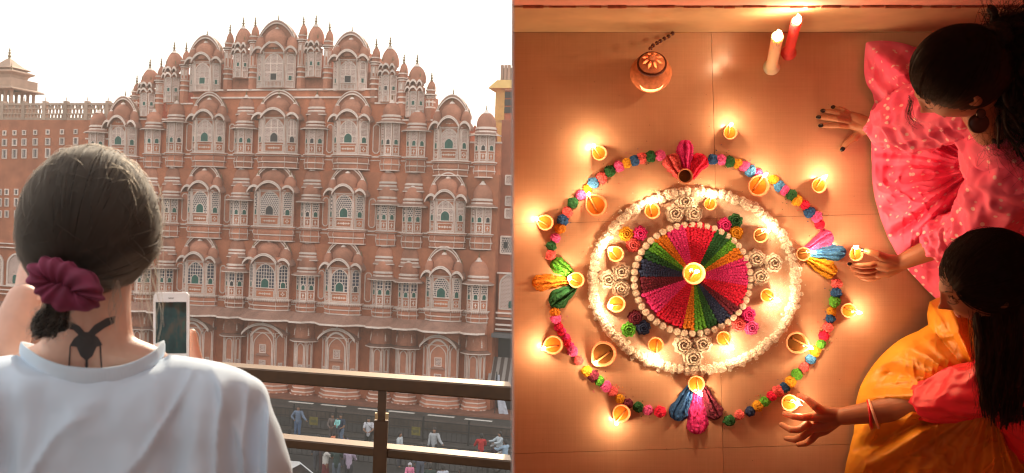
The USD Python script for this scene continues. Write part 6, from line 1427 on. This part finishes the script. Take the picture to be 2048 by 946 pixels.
for k in range(90):
    pts = [sc + g.normal(0, .006, 3), Q(112 + g.uniform(-14, 22), 610 + g.uniform(-8, 8), 1.345), Q(98 + g.uniform(-24, 34), 640 + g.uniform(-12, 12), 1.345), Q(74 + g.uniform(-12, 36), 664 + g.uniform(-14, 12), 1.355)]
    q_, r_ = lock(pts, g.uniform(.0035, .006), k, .0015, 26); tl.tube(q_, r_, 7)
    for i in range(5): q2, _ = lock([x + g.normal(0, .006, 3) for x in pts], 1, 3000 + k * 9 + i, .002, 20); fz.append(q2)
tl.build('ponytail', BROWNS, tr_, smooth=True); strands('ponytail_strands', fz, .0008, BROWN, tr_)
# scrunchie: a gathered velvet ring
A_, B_ = np.meshgrid(np.linspace(0, 2 * PI, 90, endpoint=False), np.linspace(0, 2 * PI, 22, endpoint=False), indexing='ij')
ruf = .018 * (1 + .10 * np.sin(A_ * 7 + 2.5 * np.sin(A_ * 2)) + .12 * np.sin(A_ * 13 + B_ + 2 * np.sin(A_ * 3))); RX, RZ = .035, .014
loc = np.stack([(RX + ruf * np.cos(B_)) * np.cos(A_), ruf * 1.1 * np.sin(B_), (RZ + ruf * np.cos(B_)) * np.sin(A_)], -1); ca, sa = math.cos(-.38), math.sin(-.38)
loc = np.stack([loc[..., 0] * ca - loc[..., 2] * sa, loc[..., 1], loc[..., 0] * sa + loc[..., 2] * ca], -1) + Q(131, 570, 1.335); mb = MB().grid(loc, True)
mb.add(*(lambda gg: (gg.reshape(-1, 3), [[i, i + 1, 22 + i + 1, 22 + i] for i in range(21)]))(np.stack([loc[-1], loc[0]]))); mb.grid(np.stack([loc[:, -1], loc[:, 0]]), False)
mb.build('scrunchie', mat('maroon_velvet', (.16, .012, .045), .8, sheen_weight=.6, sheen_tint=(.5, .1, .2), var=.3, scale=30), tr_, smooth=True)
# nape tattoo: drawn ink lying on the skin
tv = tb.triangles
def on_skin(pts):
    out = []; n0, e1, e2 = tv[:, 0], tv[:, 1] - tv[:, 0], tv[:, 2] - tv[:, 0]; org = CAM - o
    for x, y in pts:
        dr = ray(x, y); pv = np.cross(dr, e2); det = (e1 * pv).sum(1); ok = np.abs(det) > 1e-12; inv = np.where(ok, 1 / np.where(ok, det, 1), 0); tvv = org - n0; uu = (tvv * pv).sum(1) * inv; qv = np.cross(tvv, e1); vv = (qv @ dr) * inv; tt = (e2 * qv).sum(1) * inv
        hit = ok & (uu >= -1e-6) & (vv >= -1e-6) & (uu + vv <= 1 + 1e-6) & (tt > .2); t = tt[hit].min() if hit.any() else 1.42; out.append(org + dr * (t - .0012))
    return np.array(out)
INK = mat('tattoo_ink', (.045, .042, .042), .6)
cx = 173
shapes = [[(cx, 668), (cx - 14, 652), (cx - 34, 642), (cx - 48, 646), (cx - 42, 656), (cx - 26, 660), (cx - 12, 674)], [(cx, 668), (cx + 16, 650), (cx + 40, 636), (cx + 58, 632), (cx + 56, 646), (cx + 36, 656), (cx + 14, 672)],
          [(cx - 10, 664), (cx - 26, 678), (cx - 34, 692), (cx - 20, 694), (cx - 12, 712), (cx, 722), (cx + 12, 712), (cx + 20, 694), (cx + 32, 690), (cx + 24, 676), (cx + 10, 664)],
          [(cx - 34, 692), (cx - 37, 740), (cx - 34, 740), (cx - 31, 692)], [(cx + 29, 690), (cx + 32, 740), (cx + 29, 740), (cx + 26, 692)], [(cx - 2, 720), (cx - 3, 736), (cx - 20, 741), (cx + 20, 741), (cx + 3, 736), (cx + 3, 720)]]
mb = MB()
for g_ in shapes:
    pg = Polygon(g_).buffer(0)
    for q_ in getattr(pg, 'geoms', [pg]):
        m = trimesh.creation.triangulate_polygon(q_, engine='earcut'); m2 = trimesh.Trimesh(np.column_stack([m[0], np.zeros(len(m[0]))]), m[1]).subdivide().subdivide(); mb.add(on_skin(m2.vertices[:, :2]), m2.faces)
mb.build('tattoo', INK, tr_)
bangle_c = Q(-12, 694, 1.62); u = np.linspace(0, 2 * PI, 33); MB().tube(np.stack([.037 * np.cos(u), .037 * np.sin(u), .014 * np.cos(u) + .006 * np.sin(u)], 1) + bangle_c, .003, 6, cap=False).build('bracelet', IRON, tr_, smooth=True)
# phone held up towards the palace: its lit screen faces us
pc = Q(343, 655, 1.95) + o; ph_ = thing('phone', 'white smartphone held upright in her right hand, dark green picture on screen', 'phone', m=frame([(.998, .05, .035), (-.05, .998, 0.0), (-.035, 0, .999)], pc))
def rr2(w, h, r, n=6): return Polygon(rect(-w + r, w - r, -h + r, h - r)).buffer(r, quad_segs=n)
TF = lambda v: np.column_stack([v[:, 0], -v[:, 2], v[:, 1]])
MB().poly(rr2(.0345, .069, .009), -.0035, .0035, TF).build('case', mat('white_plastic', (.78, .74, .73), .3), ph_, smooth=30)
MB().poly(rr2(.0315, .066, .007), .0035, .0040, TF).build('bezel', mat('white_glass', (.74, .72, .72), .15), ph_)
SCR = usdkit.material(stage, '/World/Looks/phone_picture', {'tc': ('texture_coordinate', {}), 'mp': ('mapping', {'scale': (60, 60, 28)}), 'n': ('noise_texture', {'scale': 1.0, 'detail': 4.0}), 'r': ('rgb_ramp', {'ramp': [(.3, (.004, .010, .012)), (.5, (.01, .05, .045)), (.64, (.10, .06, .035)), (.74, (.02, .09, .06)), (.80, (.9, .55, .2))]}), 'e': ('emission', {'strength': .35}), 'g': ('glossy_bsdf', {'roughness': .05, 'color': (.02, .02, .02)}), 'a': ('add_closure', {})},
    [('tc.object', 'mp.vector'), ('mp.vector', 'n.vector'), ('n.fac', 'r.fac'), ('r.color', 'e.color'), ('e.emission', 'a.closure1'), ('g.BSDF', 'a.closure2')], surface='a.closure')
MB().box(-.0295, .0295, -.0046, -.0042, -.050, .050).build('screen', SCR, ph_)
MB().box(-.005, .005, -.0046, -.0041, .0570, .0582).build('speaker', IRON, ph_)
# ------------------------------------------------------------------ dusty morning air
HAZE = usdkit.material(stage, '/World/Looks/dusty_air', {'v': ('principled_volume', {'color': (.93, .89, .83), 'density': 0.0007, 'anisotropy': 0.35})}, volume='v.volume')
MB().box(-262, 262, -82, 302, -1.5, 36.0).build('haze', HAZE, kind='stuff')
